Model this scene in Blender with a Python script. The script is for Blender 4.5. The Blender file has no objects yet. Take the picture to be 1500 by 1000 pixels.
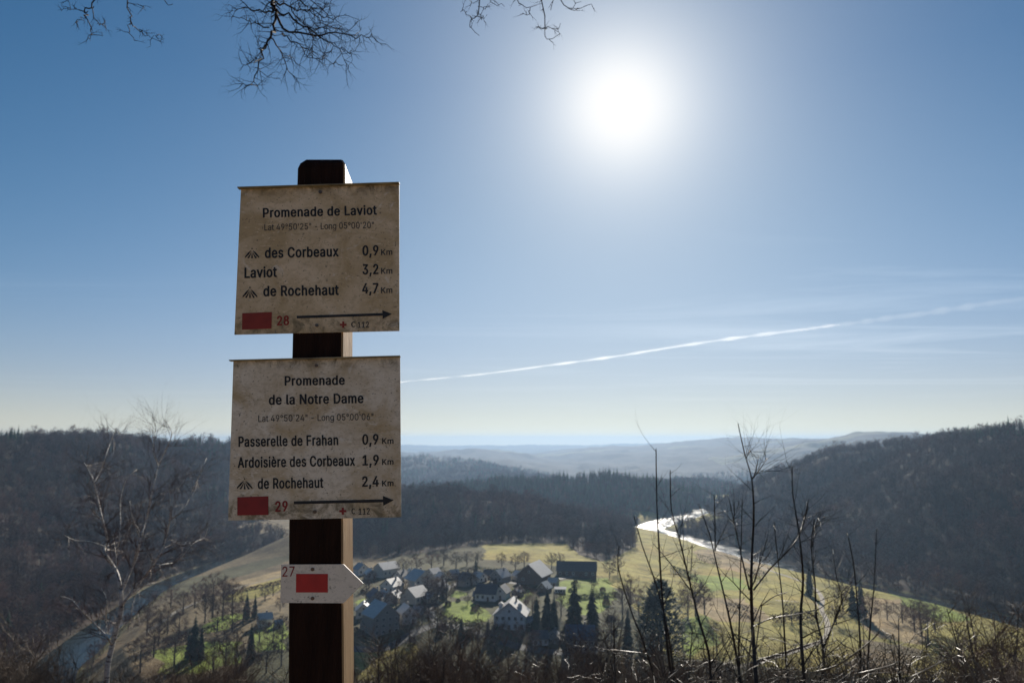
import bpy, math, random
import numpy as np
from mathutils import Vector, Matrix

# ------------------------------------------------------------------ camera, sky, sun
S = bpy.context.scene
COL = S.collection
W, HH = 1500.0, 1000.0
LENS = 28.0
F = W * LENS / 36.0
HORIZON = 645.0
PITCH = math.atan((HORIZON - 500) / F)
CZ = 100.0
FW = np.array([0, math.cos(PITCH), math.sin(PITCH)])
UP = np.array([0, -math.sin(PITCH), math.cos(PITCH)])
RT = np.array([1.0, 0, 0])
CAM = np.array([0, 0, CZ])


def ray(px, py):
    v = RT * ((px - 750) / F) + FW + UP * ((500 - py) / F)
    return v


def at_y(px, py, y):
    v = ray(px, py)
    return CAM + v * (y / v[1])


def at_z(px, py, z):
    v = ray(px, py)
    return CAM + v * ((z - CZ) / v[2])


cam_d = bpy.data.cameras.new('camera')
cam_d.lens = LENS
cam_d.sensor_width = 36
cam_d.clip_start = 0.05
cam_d.clip_end = 400000
cam_d.dof.use_dof = True
cam_d.dof.focus_distance = 1.45
cam_d.dof.aperture_fstop = 10.5
cam = bpy.data.objects.new('camera', cam_d)
cam.location = CAM
cam.rotation_euler = (math.pi / 2 + PITCH, 0, 0)
COL.objects.link(cam)
S.camera = cam

sv = ray(912, 155)
sv = sv / np.linalg.norm(sv)
SUN_EL = math.asin(sv[2])
SUN_AZ = math.atan2(sv[0], sv[1])      # clockwise from +Y

SKY_STRENGTH = 0.085
HORIZON_GLOW = (.42, .34, .20)
EXPOSURE = 0.5
S.view_settings.view_transform = 'Standard'
S.view_settings.look = 'None'
S.view_settings.exposure = EXPOSURE
S.view_settings.gamma = 1.0
S.view_settings.use_curve_mapping = False

world = bpy.data.worlds.new('World')
S.world = world
world.use_nodes = True
wt = world.node_tree
wt.nodes.clear()


def N(nt, typ, **kw):
    n = nt.nodes.new(typ)
    for k, v in kw.items():
        if k == 'inp':
            for i, val in v.items():
                n.inputs[i].default_value = val
        else:
            setattr(n, k, v)
    return n


def M_(nt, op, a, b=None, clamp=False):
    n = nt.nodes.new('ShaderNodeMath')
    n.operation = op
    n.use_clamp = clamp
    for i, x in enumerate((a, b)):
        if x is None:
            continue
        if isinstance(x, (int, float)):
            n.inputs[i].default_value = x
        else:
            nt.links.new(x, n.inputs[i])
    return n.outputs[0]


def build_world():
    L = wt.links.new
    sky = N(wt, 'ShaderNodeTexSky', sky_type='NISHITA', sun_disc=False, sun_elevation=SUN_EL,
            sun_rotation=SUN_AZ, altitude=350, air_density=1.0, dust_density=0.0, ozone_density=2.0)
    tc = N(wt, 'ShaderNodeTexCoord')
    nrm = N(wt, 'ShaderNodeVectorMath', operation='NORMALIZE')
    L(tc.outputs['Generated'], nrm.inputs[0])
    # clear, deep winter blue: a steeper response per channel, held back where the low sky is brightest
    sc = N(wt, 'ShaderNodeSeparateColor')
    L(sky.outputs[0], sc.inputs[0])
    ch = []
    for k, (g, a, kk) in enumerate(((2.0, 1.6, 2.4), (1.4, .90, .84), (1.2, .76, .26))):
        x = M_(wt, 'POWER', M_(wt, 'MULTIPLY', sc.outputs[k], .108), g)
        ch.append(M_(wt, 'DIVIDE', M_(wt, 'MULTIPLY', x, a), M_(wt, 'ADD', M_(wt, 'MULTIPLY', x, kk), 1.0)))
    base = N(wt, 'ShaderNodeCombineXYZ')
    for k in range(3):
        L(ch[k], base.inputs[k])
    # the bright air round the sun: fades with the distance from it, laid over the blue without a hard rim
    dot = N(wt, 'ShaderNodeVectorMath', operation='DOT_PRODUCT')
    L(nrm.outputs[0], dot.inputs[0])
    dot.inputs[1].default_value = tuple(sv)
    a2 = M_(wt, 'MAXIMUM', M_(wt, 'MULTIPLY', M_(wt, 'SUBTRACT', 1.0, dot.outputs['Value']), 2.0), 4e-5)
    ang = M_(wt, 'SQRT', a2)
    gl = M_(wt, 'MULTIPLY', M_(wt, 'MULTIPLY', M_(wt, 'POWER', ang, -1.37), .037), M_(wt, 'EXPONENT', M_(wt, 'MULTIPLY', a2, -1 / .42 ** 2)))
    keep = N(wt, 'ShaderNodeCombineXYZ')
    for k, q in enumerate((.93, 1.0, 1.08)):
        L(M_(wt, 'EXPONENT', M_(wt, 'MULTIPLY', gl, -q)), keep.inputs[k])
    # thin cirrus: direction projected on a high flat layer
    sep = N(wt, 'ShaderNodeSeparateXYZ')
    L(nrm.outputs[0], sep.inputs[0])
    zc = M_(wt, 'MAXIMUM', sep.outputs['Z'], 0.012)
    cmb = N(wt, 'ShaderNodeCombineXYZ')
    L(M_(wt, 'DIVIDE', sep.outputs['X'], zc), cmb.inputs[0])
    L(M_(wt, 'DIVIDE', sep.outputs['Y'], zc), cmb.inputs[1])
    mp = N(wt, 'ShaderNodeMapping')
    mp.inputs['Rotation'].default_value = (0, 0, math.radians(32))
    mp.inputs['Scale'].default_value = (0.16, 0.55, 1)
    L(cmb.outputs[0], mp.inputs[0])
    n1 = N(wt, 'ShaderNodeTexNoise')
    n1.inputs['Scale'].default_value = 0.9
    n1.inputs['Detail'].default_value = 7
    n1.inputs['Roughness'].default_value = 0.62
    n1.inputs['Distortion'].default_value = 0.7
    L(mp.outputs[0], n1.inputs['Vector'])
    ramp = N(wt, 'ShaderNodeMapRange', inp={'From Min': 0.5, 'From Max': 0.8, 'To Min': 0, 'To Max': 1})
    L(n1.outputs['Fac'], ramp.inputs['Value'])
    low = N(wt, 'ShaderNodeMapRange', inp={'From Min': 0.32, 'From Max': 0.10, 'To Min': 0, 'To Max': 1})
    L(sep.outputs['Z'], low.inputs['Value'])
    lowfade = N(wt, 'ShaderNodeMapRange', inp={'From Min': .03, 'From Max': .11, 'To Min': .12, 'To Max': 1})
    L(sep.outputs['Z'], lowfade.inputs['Value'])
    side = N(wt, 'ShaderNodeMapRange', inp={'From Min': -0.15, 'From Max': 0.4, 'To Min': 0.3, 'To Max': 1})
    L(sep.outputs['X'], side.inputs['Value'])
    cir = M_(wt, 'MULTIPLY', M_(wt, 'MULTIPLY', M_(wt, 'MULTIPLY', M_(wt, 'MULTIPLY', ramp.outputs[0], lowfade.outputs[0]), low.outputs[0]), side.outputs[0]), .24)
    hor = M_(wt, 'EXPONENT', M_(wt, 'MULTIPLY', M_(wt, 'MAXIMUM', sep.outputs['Z'], 0.0), -1 / .024))
    hz_ = N(wt, 'ShaderNodeVectorMath', operation='SCALE')
    hz_.inputs[0].default_value = HORIZON_GLOW
    L(hor, hz_.inputs['Scale'])
    # milky air below the sun
    mk = M_(wt, 'MULTIPLY', M_(wt, 'EXPONENT', M_(wt, 'MULTIPLY', a2, -1 / .42 ** 2)), M_(wt, 'SUBTRACT', 1.0, M_(wt, 'MULTIPLY', sep.outputs['Z'], 2.4), True))
    mv = N(wt, 'ShaderNodeVectorMath', operation='SCALE')
    mv.inputs[0].default_value = (.25, .235, .10)
    L(mk, mv.inputs['Scale'])
    b0 = N(wt, 'ShaderNodeVectorMath', operation='ADD')
    L(base.outputs[0], b0.inputs[0])
    L(mv.outputs[0], b0.inputs[1])
    ba = N(wt, 'ShaderNodeVectorMath', operation='ADD')
    L(b0.outputs[0], ba.inputs[0])
    L(hz_.outputs[0], ba.inputs[1])
    inv = N(wt, 'ShaderNodeVectorMath', operation='SUBTRACT')
    inv.inputs[0].default_value = (1.02, 1.02, 1.02)
    L(ba.outputs[0], inv.inputs[1])
    dim = N(wt, 'ShaderNodeVectorMath', operation='MULTIPLY')
    L(inv.outputs[0], dim.inputs[0])
    L(keep.outputs[0], dim.inputs[1])
    add = N(wt, 'ShaderNodeVectorMath', operation='SUBTRACT')
    add.inputs[0].default_value = (1.02, 1.02, 1.02)
    L(dim.outputs[0], add.inputs[1])
    ct = N(wt, 'ShaderNodeVectorMath', operation='SCALE')
    ct.inputs[0].default_value = (1.0, .97, .88)
    L(cir, ct.inputs['Scale'])
    add2 = N(wt, 'ShaderNodeVectorMath', operation='ADD')
    L(add.outputs[0], add2.inputs[0])
    L(ct.outputs[0], add2.inputs[1])
    fin = N(wt, 'ShaderNodeVectorMath', operation='SCALE')
    L(add2.outputs[0], fin.inputs[0])
    fin.inputs['Scale'].default_value = 1 / (SKY_STRENGTH * 2 ** EXPOSURE)
    bg = N(wt, 'ShaderNodeBackground')
    bg.inputs['Strength'].default_value = SKY_STRENGTH
    L(fin.outputs[0], bg.inputs['Color'])
    out = N(wt, 'ShaderNodeOutputWorld')
    L(bg.outputs[0], out.inputs['Surface'])


build_world()

sun_d = bpy.data.lights.new('sun', 'SUN')
sun_d.energy = 5.0
sun_d.angle = math.radians(0.5)
sun_d.color = (1.0, 0.93, 0.82)
sun = bpy.data.objects.new('sun', sun_d)
sun.rotation_euler = Vector(tuple(sv)).to_track_quat('Z', 'Y').to_euler()
sun.location = (0, 0, 300)
COL.objects.link(sun)

cy = S.cycles
cy.max_bounces = 5
cy.diffuse_bounces = 3
cy.glossy_bounces = 2
cy.transmission_bounces = 3
cy.transparent_max_bounces = 8
cy.volume_bounces = 1
cy.sample_clamp_indirect = 6
cy.sample_clamp_direct = 0
cy.use_denoising = True
cy.caustics_reflective = False
cy.caustics_refractive = False

HAZE_DENSITY = 1.3e-4

# ------------------------------------------------------------------ helpers
rng = random.Random(7)
nrg = np.random.default_rng(11)


class MB:
    """collects vertices and faces of ONE mesh"""

    def __init__(s):
        s.v = []
        s.f = []

    def quad_box(s, c, sx, sy, sz, rot=0.0):
        n = len(s.v)
        ca, sa = math.cos(rot), math.sin(rot)
        for dz in (-.5, .5):
            for dx, dy in ((-.5, -.5), (.5, -.5), (.5, .5), (-.5, .5)):
                x, y = dx * sx, dy * sy
                s.v.append((c[0] + x * ca - y * sa, c[1] + x * sa + y * ca, c[2] + dz * sz))
        for q in ((3, 2, 1, 0), (4, 5, 6, 7), (0, 1, 5, 4), (1, 2, 6, 5), (2, 3, 7, 6), (3, 0, 4, 7)):
            s.f.append(tuple(n + i for i in q))

    def poly(s, pts):
        n = len(s.v)
        s.v += [tuple(p) for p in pts]
        s.f.append(tuple(range(n, n + len(pts))))

    def prism(s, bot, top):
        """closed solid between two outlines with the same number of points"""
        n = len(s.v)
        k = len(bot)
        s.v += [tuple(p) for p in bot] + [tuple(p) for p in top]
        s.f.append(tuple(n + i for i in reversed(range(k))))
        s.f.append(tuple(n + k + i for i in range(k)))
        for i in range(k):
            j = (i + 1) % k
            s.f.append((n + i, n + j, n + k + j, n + k + i))

    def tube(s, pts, rad, n=5, cap=True):
        pts = [np.asarray(p, float) for p in pts]
        base = len(s.v)
        ref = np.array([0.31, 0.77, 0.55])
        K = len(pts)
        for i in range(K):
            t = pts[min(i + 1, K - 1)] - pts[max(i - 1, 0)]
            ln = math.sqrt(t @ t) or 1.0
            t = t / ln
            u = np.cross(t, ref)
            lu = math.sqrt(u @ u)
            if lu < 0.05:
                u = np.cross(t, np.array([1.0, 0, 0]))
                lu = math.sqrt(u @ u)
            u /= lu
            w = np.cross(t, u)
            for k in range(n):
                a = 2 * math.pi * k / n
                p = pts[i] + (u * math.cos(a) + w * math.sin(a)) * rad[i]
                s.v.append((p[0], p[1], p[2]))
        for i in range(K - 1):
            for k in range(n):
                k2 = (k + 1) % n
                s.f.append((base + i * n + k, base + i * n + k2, base + (i + 1) * n + k2, base + (i + 1) * n + k))
        if cap:
            s.f.append(tuple(base + k for k in reversed(range(n))))
            s.f.append(tuple(base + (K - 1) * n + k for k in range(n)))

    def spike(s, p, q, w):
        """a thin tapering twig: three-sided needle"""
        p = np.asarray(p, float)
        q = np.asarray(q, float)
        t = q - p
        u = np.cross(t, (0.3, 0.8, 0.52))
        u = u / (math.sqrt(u @ u) or 1) * w
        v2 = np.cross(t, u)
        v2 = v2 / (math.sqrt(v2 @ v2) or 1) * w
        n = len(s.v)
        s.v += [tuple(p + u), tuple(p - u * .5 + v2 * .87), tuple(p - u * .5 - v2 * .87), tuple(q)]
        s.f += [(n, n + 1, n + 3), (n + 1, n + 2, n + 3), (n + 2, n, n + 3)]

    def mesh(s, name, mat):
        me = bpy.data.meshes.new(name)
        me.from_pydata(s.v, [], s.f)
        if mat:
            me.materials.append(mat)
        me.update()
        return me

    def build(s, name, mat, parent=None, smooth=False):
        me = s.mesh(name, mat)
        if smooth:
            me.polygons.foreach_set('use_smooth', [True] * len(me.polygons))
        return link(name, me, parent)


def link(name, me, parent=None):
    o = bpy.data.objects.new(name, me)
    COL.objects.link(o)
    if parent is not None:
        o.parent = parent
    return o


def tag(o, label=None, cat=None, group=None, kind=None):
    if label:
        o['label'] = label
    if cat:
        o['category'] = cat
    if group:
        o['group'] = group
    if kind:
        o['kind'] = kind
    return o


def thing(name, label, cat, loc=(0, 0, 0), rz=0, group=None):
    o = bpy.data.objects.new(name, None)
    o.empty_display_size = 0.2
    o.location = loc
    o.rotation_euler = (0, 0, rz)
    COL.objects.link(o)
    return tag(o, label, cat, group)


# ------------------------------------------------------------------ materials
def new_mat(name):
    m = bpy.data.materials.new(name)
    m.use_nodes = True
    nt = m.node_tree
    b = nt.nodes['Principled BSDF']
    return m, nt, b


def noise_mat(name, c1, c2, scale=5, rough=0.8, spec=0.3, detail=4, stretch=(1, 1, 1), lo=.35, hi=.65,
              bump=0.0, bump_scale=None, coords='Object', per_object=0.0, metallic=0.0, patch=0.0, thin=0.0):
    m, nt, b = new_mat(name)
    L = nt.links.new
    tc = N(nt, 'ShaderNodeTexCoord')
    mp = N(nt, 'ShaderNodeMapping')
    mp.inputs['Scale'].default_value = stretch
    L(tc.outputs[coords], mp.inputs[0])
    nz = N(nt, 'ShaderNodeTexNoise')
    nz.inputs['Scale'].default_value = scale
    nz.inputs['Detail'].default_value = detail
    nz.inputs['Roughness'].default_value = .6
    L(mp.outputs[0], nz.inputs['Vector'])
    r = N(nt, 'ShaderNodeMapRange', inp={'From Min': lo, 'From Max': hi})
    L(nz.outputs['Fac'], r.inputs['Value'])
    mx = N(nt, 'ShaderNodeMix', data_type='RGBA')
    mx.inputs['A'].default_value = (*c1, 1)
    mx.inputs['B'].default_value = (*c2, 1)
    L(r.outputs[0], mx.inputs['Factor'])
    col = mx.outputs['Result']
    if per_object:
        oi = N(nt, 'ShaderNodeObjectInfo')
        rr = N(nt, 'ShaderNodeMapRange', inp={'To Min': 1 - per_object, 'To Max': 1 + per_object})
        L(oi.outputs['Random'], rr.inputs['Value'])
        fac = rr.outputs[0]
        if patch:
            pn = N(nt, 'ShaderNodeTexNoise')
            pn.inputs['Scale'].default_value = .014
            pn.inputs['Detail'].default_value = 3
            L(oi.outputs['Location'], pn.inputs['Vector'])
            pr = N(nt, 'ShaderNodeMapRange', inp={'From Min': .35, 'From Max': .65, 'To Min': 1 - patch, 'To Max': 1 + patch})
            L(pn.outputs['Fac'], pr.inputs['Value'])
            fac = M_(nt, 'MULTIPLY', fac, pr.outputs[0])
        sc = N(nt, 'ShaderNodeVectorMath', operation='SCALE')
        L(col, sc.inputs[0])
        L(fac, sc.inputs['Scale'])
        col = sc.outputs[0]
    L(col, b.inputs['Base Color'])
    b.inputs['Roughness'].default_value = rough
    b.inputs['Specular IOR Level'].default_value = spec
    b.inputs['Metallic'].default_value = metallic
    if thin:
        tb = N(nt, 'ShaderNodeBsdfTranslucent')
        L(col, tb.inputs['Color'])
        ms = N(nt, 'ShaderNodeMixShader')
        ms.inputs[0].default_value = thin
        L(b.outputs[0], ms.inputs[1])
        L(tb.outputs[0], ms.inputs[2])
        L(ms.outputs[0], nt.nodes['Material Output'].inputs['Surface'])
    if bump:
        n2 = N(nt, 'ShaderNodeTexNoise')
        n2.inputs['Scale'].default_value = bump_scale or scale * 3
        n2.inputs['Detail'].default_value = 5
        L(mp.outputs[0], n2.inputs['Vector'])
        bp = N(nt, 'ShaderNodeBump')
        bp.inputs['Strength'].default_value = bump
        bp.inputs['Distance'].default_value = 0.02
        L(n2.outputs['Fac'], bp.inputs['Height'])
        L(bp.outputs[0], b.inputs['Normal'])
    return m


MAT = {}
MAT['bark_dark'] = noise_mat('dark_bark', (.028, .022, .018), (.07, .055, .045), 14, .6, .5, bump=.4)
MAT['twig_black'] = noise_mat('dark_twig', (.012, .009, .009), (.03, .023, .02), 20, .8, .08)
MAT['sapling'] = noise_mat('sapling_bark', (.028, .021, .018), (.065, .05, .04), 12, .62, .22, bump=.3)
MAT['bramble'] = noise_mat('dry_stem', (.13, .095, .06), (.26, .20, .13), 9, .5, .35)
MAT['birch'] = noise_mat('birch_bark', (.66, .61, .54), (.07, .055, .045), 5, .65, .25, stretch=(1.6, 1.6, 6), lo=.5, hi=.62,
                         bump=.3)
MAT['birch_twig'] = noise_mat('birch_twig', (.085, .05, .04), (.17, .11, .085), 8, .65, .2)
MAT['bare_wood'] = noise_mat('bare_twig', (.082, .044, .034), (.175, .098, .072), .25, .9, .1, per_object=.55, patch=.45)
MAT['bare_wood_pale'] = noise_mat('pale_bare_twig', (.12, .09, .065), (.19, .145, .105), .6, .9, .1, per_object=.35, patch=.3)
MAT['conifer'] = noise_mat('needles', (.026, .056, .028), (.066, .112, .048), 1.5, .8, .2, per_object=.4, thin=.35)
MAT['trunk_grey'] = noise_mat('grey_trunk', (.06, .05, .04), (.12, .10, .085), 3, .9, .1)
MAT['scrub'] = noise_mat('dry_scrub', (.10, .075, .045), (.20, .155, .09), 3, .85, .2)


# ------------------------------------------------------------------ terrain function
def vnoise(x, y, seed):
    xi = np.floor(x).astype(np.int64)
    yi = np.floor(y).astype(np.int64)
    fx = x - xi
    fy = y - yi
    fx = fx * fx * (3 - 2 * fx)
    fy = fy * fy * (3 - 2 * fy)

    def h(a, b):
        n = (a * 374761393 + b * 668265263 + seed * 974634777) & 0xffffffff
        n = ((n ^ (n >> 13)) * 1274126177) & 0xffffffff
        n = n ^ (n >> 16)
        return (n & 0xffff) / 65535.0 * 2 - 1
    return (h(xi, yi) * (1 - fx) + h(xi + 1, yi) * fx) * (1 - fy) + (h(xi, yi + 1) * (1 - fx) + h(xi + 1, yi + 1) * fx) * fy


def smax(a, b, k):
    return .5 * (a + b + np.sqrt((a - b) ** 2 + k * k))


K = 0.8     # depths below were read for a 35 mm lens


def crest(lst, trees=12.0):
    out = []
    for px, py, y in lst:
        p = at_y(px, py, y * K * (1 + min(max((y - 1550) / 900, 0), 1)))
        out.append((p[0], p[1], p[2] - trees))
    return out


def tent(x, y, pts, slope, rnd=40.0, ax=1.0):
    x = x * ax
    pts = [(p[0] * ax, p[1], p[2]) for p in pts]
    best = np.full(x.shape, -1e3)
    for (x0, y0, z0), (x1, y1, z1) in zip(pts[:-1], pts[1:]):
        dx, dy = x1 - x0, y1 - y0
        t = np.clip(((x - x0) * dx + (y - y0) * dy) / (dx * dx + dy * dy), 0, 1)
        d2 = (x - x0 - t * dx) ** 2 + (y - y0 - t * dy) ** 2
        h = z0 + t * (z1 - z0) - slope * (np.sqrt(d2 + rnd * rnd) - rnd)
        best = np.maximum(best, h)
    return best


HILLS = {
    'west': (crest([(-900, 600, 420), (-500, 606, 640), (-200, 613, 850), (0, 622, 1000), (100, 630, 1150), (200, 637, 1300),
                    (340, 648, 1500), (450, 656, 1800), (540, 668, 2320)]), .50, 30),
    'spur': (crest([(515, 785, 880), (560, 738, 920), (600, 711, 950), (640, 706, 960), (690, 710, 970),
                    (760, 733, 970), (832, 750, 970), (888, 766, 960), (925, 788, 940)]), .30, 30),
    'pine': (crest([(640, 716, 1500), (690, 706, 1530), (760, 696, 1548), (830, 691, 1549), (900, 693, 1549),
                    (945, 708, 1548), (965, 728, 1540), (985, 752, 1520)], 13), .21, 30),
    'east': (crest([(2400, 600, 480), (1950, 604, 640), (1700, 606, 780), (1500, 612, 950), (1430, 618, 1050), (1380, 628, 1150),
                    (1320, 634, 1200), (1250, 646, 1250), (1200, 666, 1270), (1150, 692, 1290), (1110, 714, 1300),
                    (1070, 742, 1310)]), .56, 30),
    'knoll': (crest([(920, 735, 1740), (960, 711, 1760), (1000, 698, 1780), (1030, 698, 1780), (1060, 711, 1760),
                     (1090, 736, 1740)]), .09, 40, 3.2),
    'knoll_far': (crest([(950, 712, 2400), (1000, 690, 2400), (1030, 681, 2400), (1065, 690, 2400), (1110, 710, 2400)]), .05, 50, 5),
    'ridge_mid': (crest([(420, 690, 2000), (500, 676, 2100), (590, 666, 2200), (612, 665, 2200), (640, 671, 2200),
                         (690, 669, 2150), (720, 674, 2100), (800, 692, 2000), (850, 708, 1900)]), .07, 40, 3),
    'ridge_far': (crest([(300, 660, 3300), (560, 661, 3300), (640, 659, 3300), (700, 656, 3300), (760, 663, 3300), (830, 667, 3200),
                         (900, 674, 3100), (950, 688, 3000)]), .03, 60, 4),
    'plateau_east': (crest([(780, 668, 3950), (830, 661, 3800), (870, 653, 3700), (900, 652, 3600), (950, 653, 3600),
                            (1000, 646, 3500), (1060, 641, 3400), (1130, 640, 3300), (1200, 642, 3200), (1320, 650, 3000)]), .032, 80, 5),
    'ridge_east': (crest([(1030, 700, 2320), (1100, 672, 2320), (1170, 649, 2320), (1210, 641, 2320), (1260, 631, 2320),
                          (1320, 629, 2320), (1380, 627, 2320), (1480, 632, 2320)], 18), .07, 50, 4),
    'plateau': (crest([(-900, 640, 5500), (0, 641, 6200), (500, 651, 6500), (580, 651, 6500), (700, 652, 6500), (800, 651, 6500),
                       (880, 650, 6500), (1000, 648, 6500), (1100, 646, 6500), (1500, 641, 6000), (2400, 640, 5500)]), .022, 80, 3),
}
HILL_NAMES = list(HILLS)

# river centre line (x, y, half width); pixels read at water level
RIVER = []
for px, py, hw in [(1060, 744, 17), (1034, 750, 17), (1000, 757.5, 17), (965, 767, 17), (948, 774, 17), (965, 780, 16), (1000, 787.5, 15),
                   (1045, 799, 14), (1100, 816, 13), (1150, 831, 9), (1210, 846, 7), (1290, 865, 6), (1390, 887, 6), (1500, 915, 8)]:
    p = at_z(px, py, 0)
    RIVER.append((p[0], p[1], hw))
RIVER += [(300, 345, 15), (230, 262, 16), (120, 215, 16), (0, 200, 16), (-110, 230, 17), (-170, 290, 18)]
for px, py, hw in [(70, 990, 9), (108, 955, 9), (146, 922, 7.5), (196, 885, 6), (246, 853, 5.5), (328, 823, 5.5), (405, 807, 6)]:
    p = at_z(px, py, 0)
    RIVER.append((p[0], p[1], hw))
RIVER += [(-200, 800, 7), (-172, 872, 8), (-110, 928, 9), (-30, 950, 9), (55, 952, 9)]
_p0 = RIVER[0]
RIVER = [(_p0[0] + 300, _p0[1] + 60, 17)] + RIVER


def smooth_line(pts, n=6):
    P = np.array(pts, float)
    out = []
    for i in range(len(P) - 1):
        p0, p1, p2, p3 = P[max(i - 1, 0)], P[i], P[i + 1], P[min(i + 2, len(P) - 1)]
        for k in range(n):
            t = k / n
            out.append(.5 * (2 * p1 + (p2 - p0) * t + (2 * p0 - 5 * p1 + 4 * p2 - p3) * t * t + (3 * p1 - p0 - 3 * p2 + p3) * t ** 3))
    out.append(P[-1])
    return np.array(out)


RIV = smooth_line(RIVER, 4)


def line_dist(x, y, line, width=True):
    """distance to a polyline minus its half width"""
    best = np.full(x.shape, 1e6)
    for a, b in zip(line[:-1], line[1:]):
        dx, dy = b[0] - a[0], b[1] - a[1]
        t = np.clip(((x - a[0]) * dx + (y - a[1]) * dy) / (dx * dx + dy * dy + 1e-9), 0, 1)
        d = np.sqrt((x - a[0] - t * dx) ** 2 + (y - a[1] - t * dy) ** 2)
        if width:
            d = d - (a[2] + t * (b[2] - a[2]))
        best = np.minimum(best, d)
    return best


SLOPE_Y = [-9000, -300, -40, 0, 2.6, 8, 20, 45, 80, 120, 160, 185, 230, 400, 9000]
SLOPE_Z = [118, 112, 101.5, 98.5, 98.25, 96.6, 91.5, 78, 56, 33, 12, 4, -8, -60, -2000]


def Hfun(x, y, full=False):
    x = np.asarray(x, float)
    y = np.asarray(y, float)
    base = 3.0 + 20.0 * np.exp(-((x + 12) / 135) ** 2) * np.clip((y - 225) / 130, 0, 1) * np.clip((1150 - y) / 330, 0, 1)
    base = base - .060 * np.clip(y - 1450, 0, 2000)
    base = base + 0.7 * vnoise(x / 45, y / 45, 3) + .35 * vnoise(x / 17, y / 17, 4)
    hs = []
    for nm in HILL_NAMES:
        hs.append(tent(x, y, *HILLS[nm]))
    hs = np.array(hs)
    hid = hs.argmax(0)
    hmax = hs.max(0)
    rough = np.clip((hmax - base) / 25, 0, 1)
    dd = np.sqrt(x * x + y * y)
    hmax = hmax + rough * (5.0 * vnoise(x / 130 + 9.3, y / 130, 5) + 3.0 * vnoise(x / 48, y / 48, 6)) * np.clip(dd / 900, .6, 1.4)
    fold = 1 - 2 * np.abs(vnoise(x / 330 + .35 * y / 330, y / 900, 12))
    hmax = hmax + np.clip((y - 1600) / 900, 0, 1) * rough * (11.0 * fold - 6) + np.clip((y - 2900) / 400, 0, 1) * (3.5 * vnoise(x / 38, y / 60, 13) + 7)
    z = smax(base, hmax, 5.0)
    zs = np.interp(y + 3 * vnoise(x / 30, y / 30, 8) * np.clip(y / 20, 0, 1), SLOPE_Y, SLOPE_Z)
    zs = zs + np.clip(y / 20, 0, 1) * 1.2 * vnoise(x / 12, y / 12, 9)
    z = smax(z, zs, 3.0 * np.clip((y - 20) / 60, 0.0, 1))
    rd = line_dist(x, y, RIV)
    z = np.where(rd < 40, np.minimum(z, -1.2 + np.maximum(rd, -3) * .33 + np.where(rd > 0, .006 * rd * rd, 0)), z)
    if full:
        return z, hid, hmax - base, zs - base, rd
    return z


def hz(x, y):
    return float(Hfun(np.array([x]), np.array([y]))[0])


def ground(px, py, d0=150, d1=4000):
    """where the ray through a pixel of the photograph meets the ground"""
    v = ray(px, py)
    v = v / v[1]
    t = np.geomspace(d0, d1, 1500)
    z = Hfun(v[0] * t, t)
    below = (CZ + v[2] * t) - z
    i = int(np.argmax(below < 0))
    if below[i] >= 0:
        i = len(t) - 1
    tt = np.linspace(t[max(i - 1, 0)], t[i], 20)
    z = Hfun(v[0] * tt, tt)
    below = (CZ + v[2] * tt) - z
    j = int(np.argmax(below < 0))
    return np.array([v[0] * tt[j], tt[j], z[j]])


def inside(x, y, poly):
    r = np.zeros(x.shape, bool)
    n = len(poly)
    for i in range(n):
        x0, y0 = poly[i][:2]
        x1, y1 = poly[(i + 1) % n][:2]
        if y0 == y1:
            continue
        c = ((y0 > y) != (y1 > y)) & (x < (x1 - x0) * (y - y0) / (y1 - y0) + x0)
        r ^= c
    return r


# ------------------------------------------------------------------ land cover (what grows where)
WOOD_EDGE = [ground(*p) for p in [(500, 815), (540, 818), (600, 812), (650, 806), (712, 797), (830, 796), (848, 812), (880, 822), (905, 814),
                                  (932, 800)]]
spur_poly = [(p[0], p[1]) for p in WOOD_EDGE] + [(128, 900), (160, 1010), (40, 1120), (-150, 1100), (-165, 800)]

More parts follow.
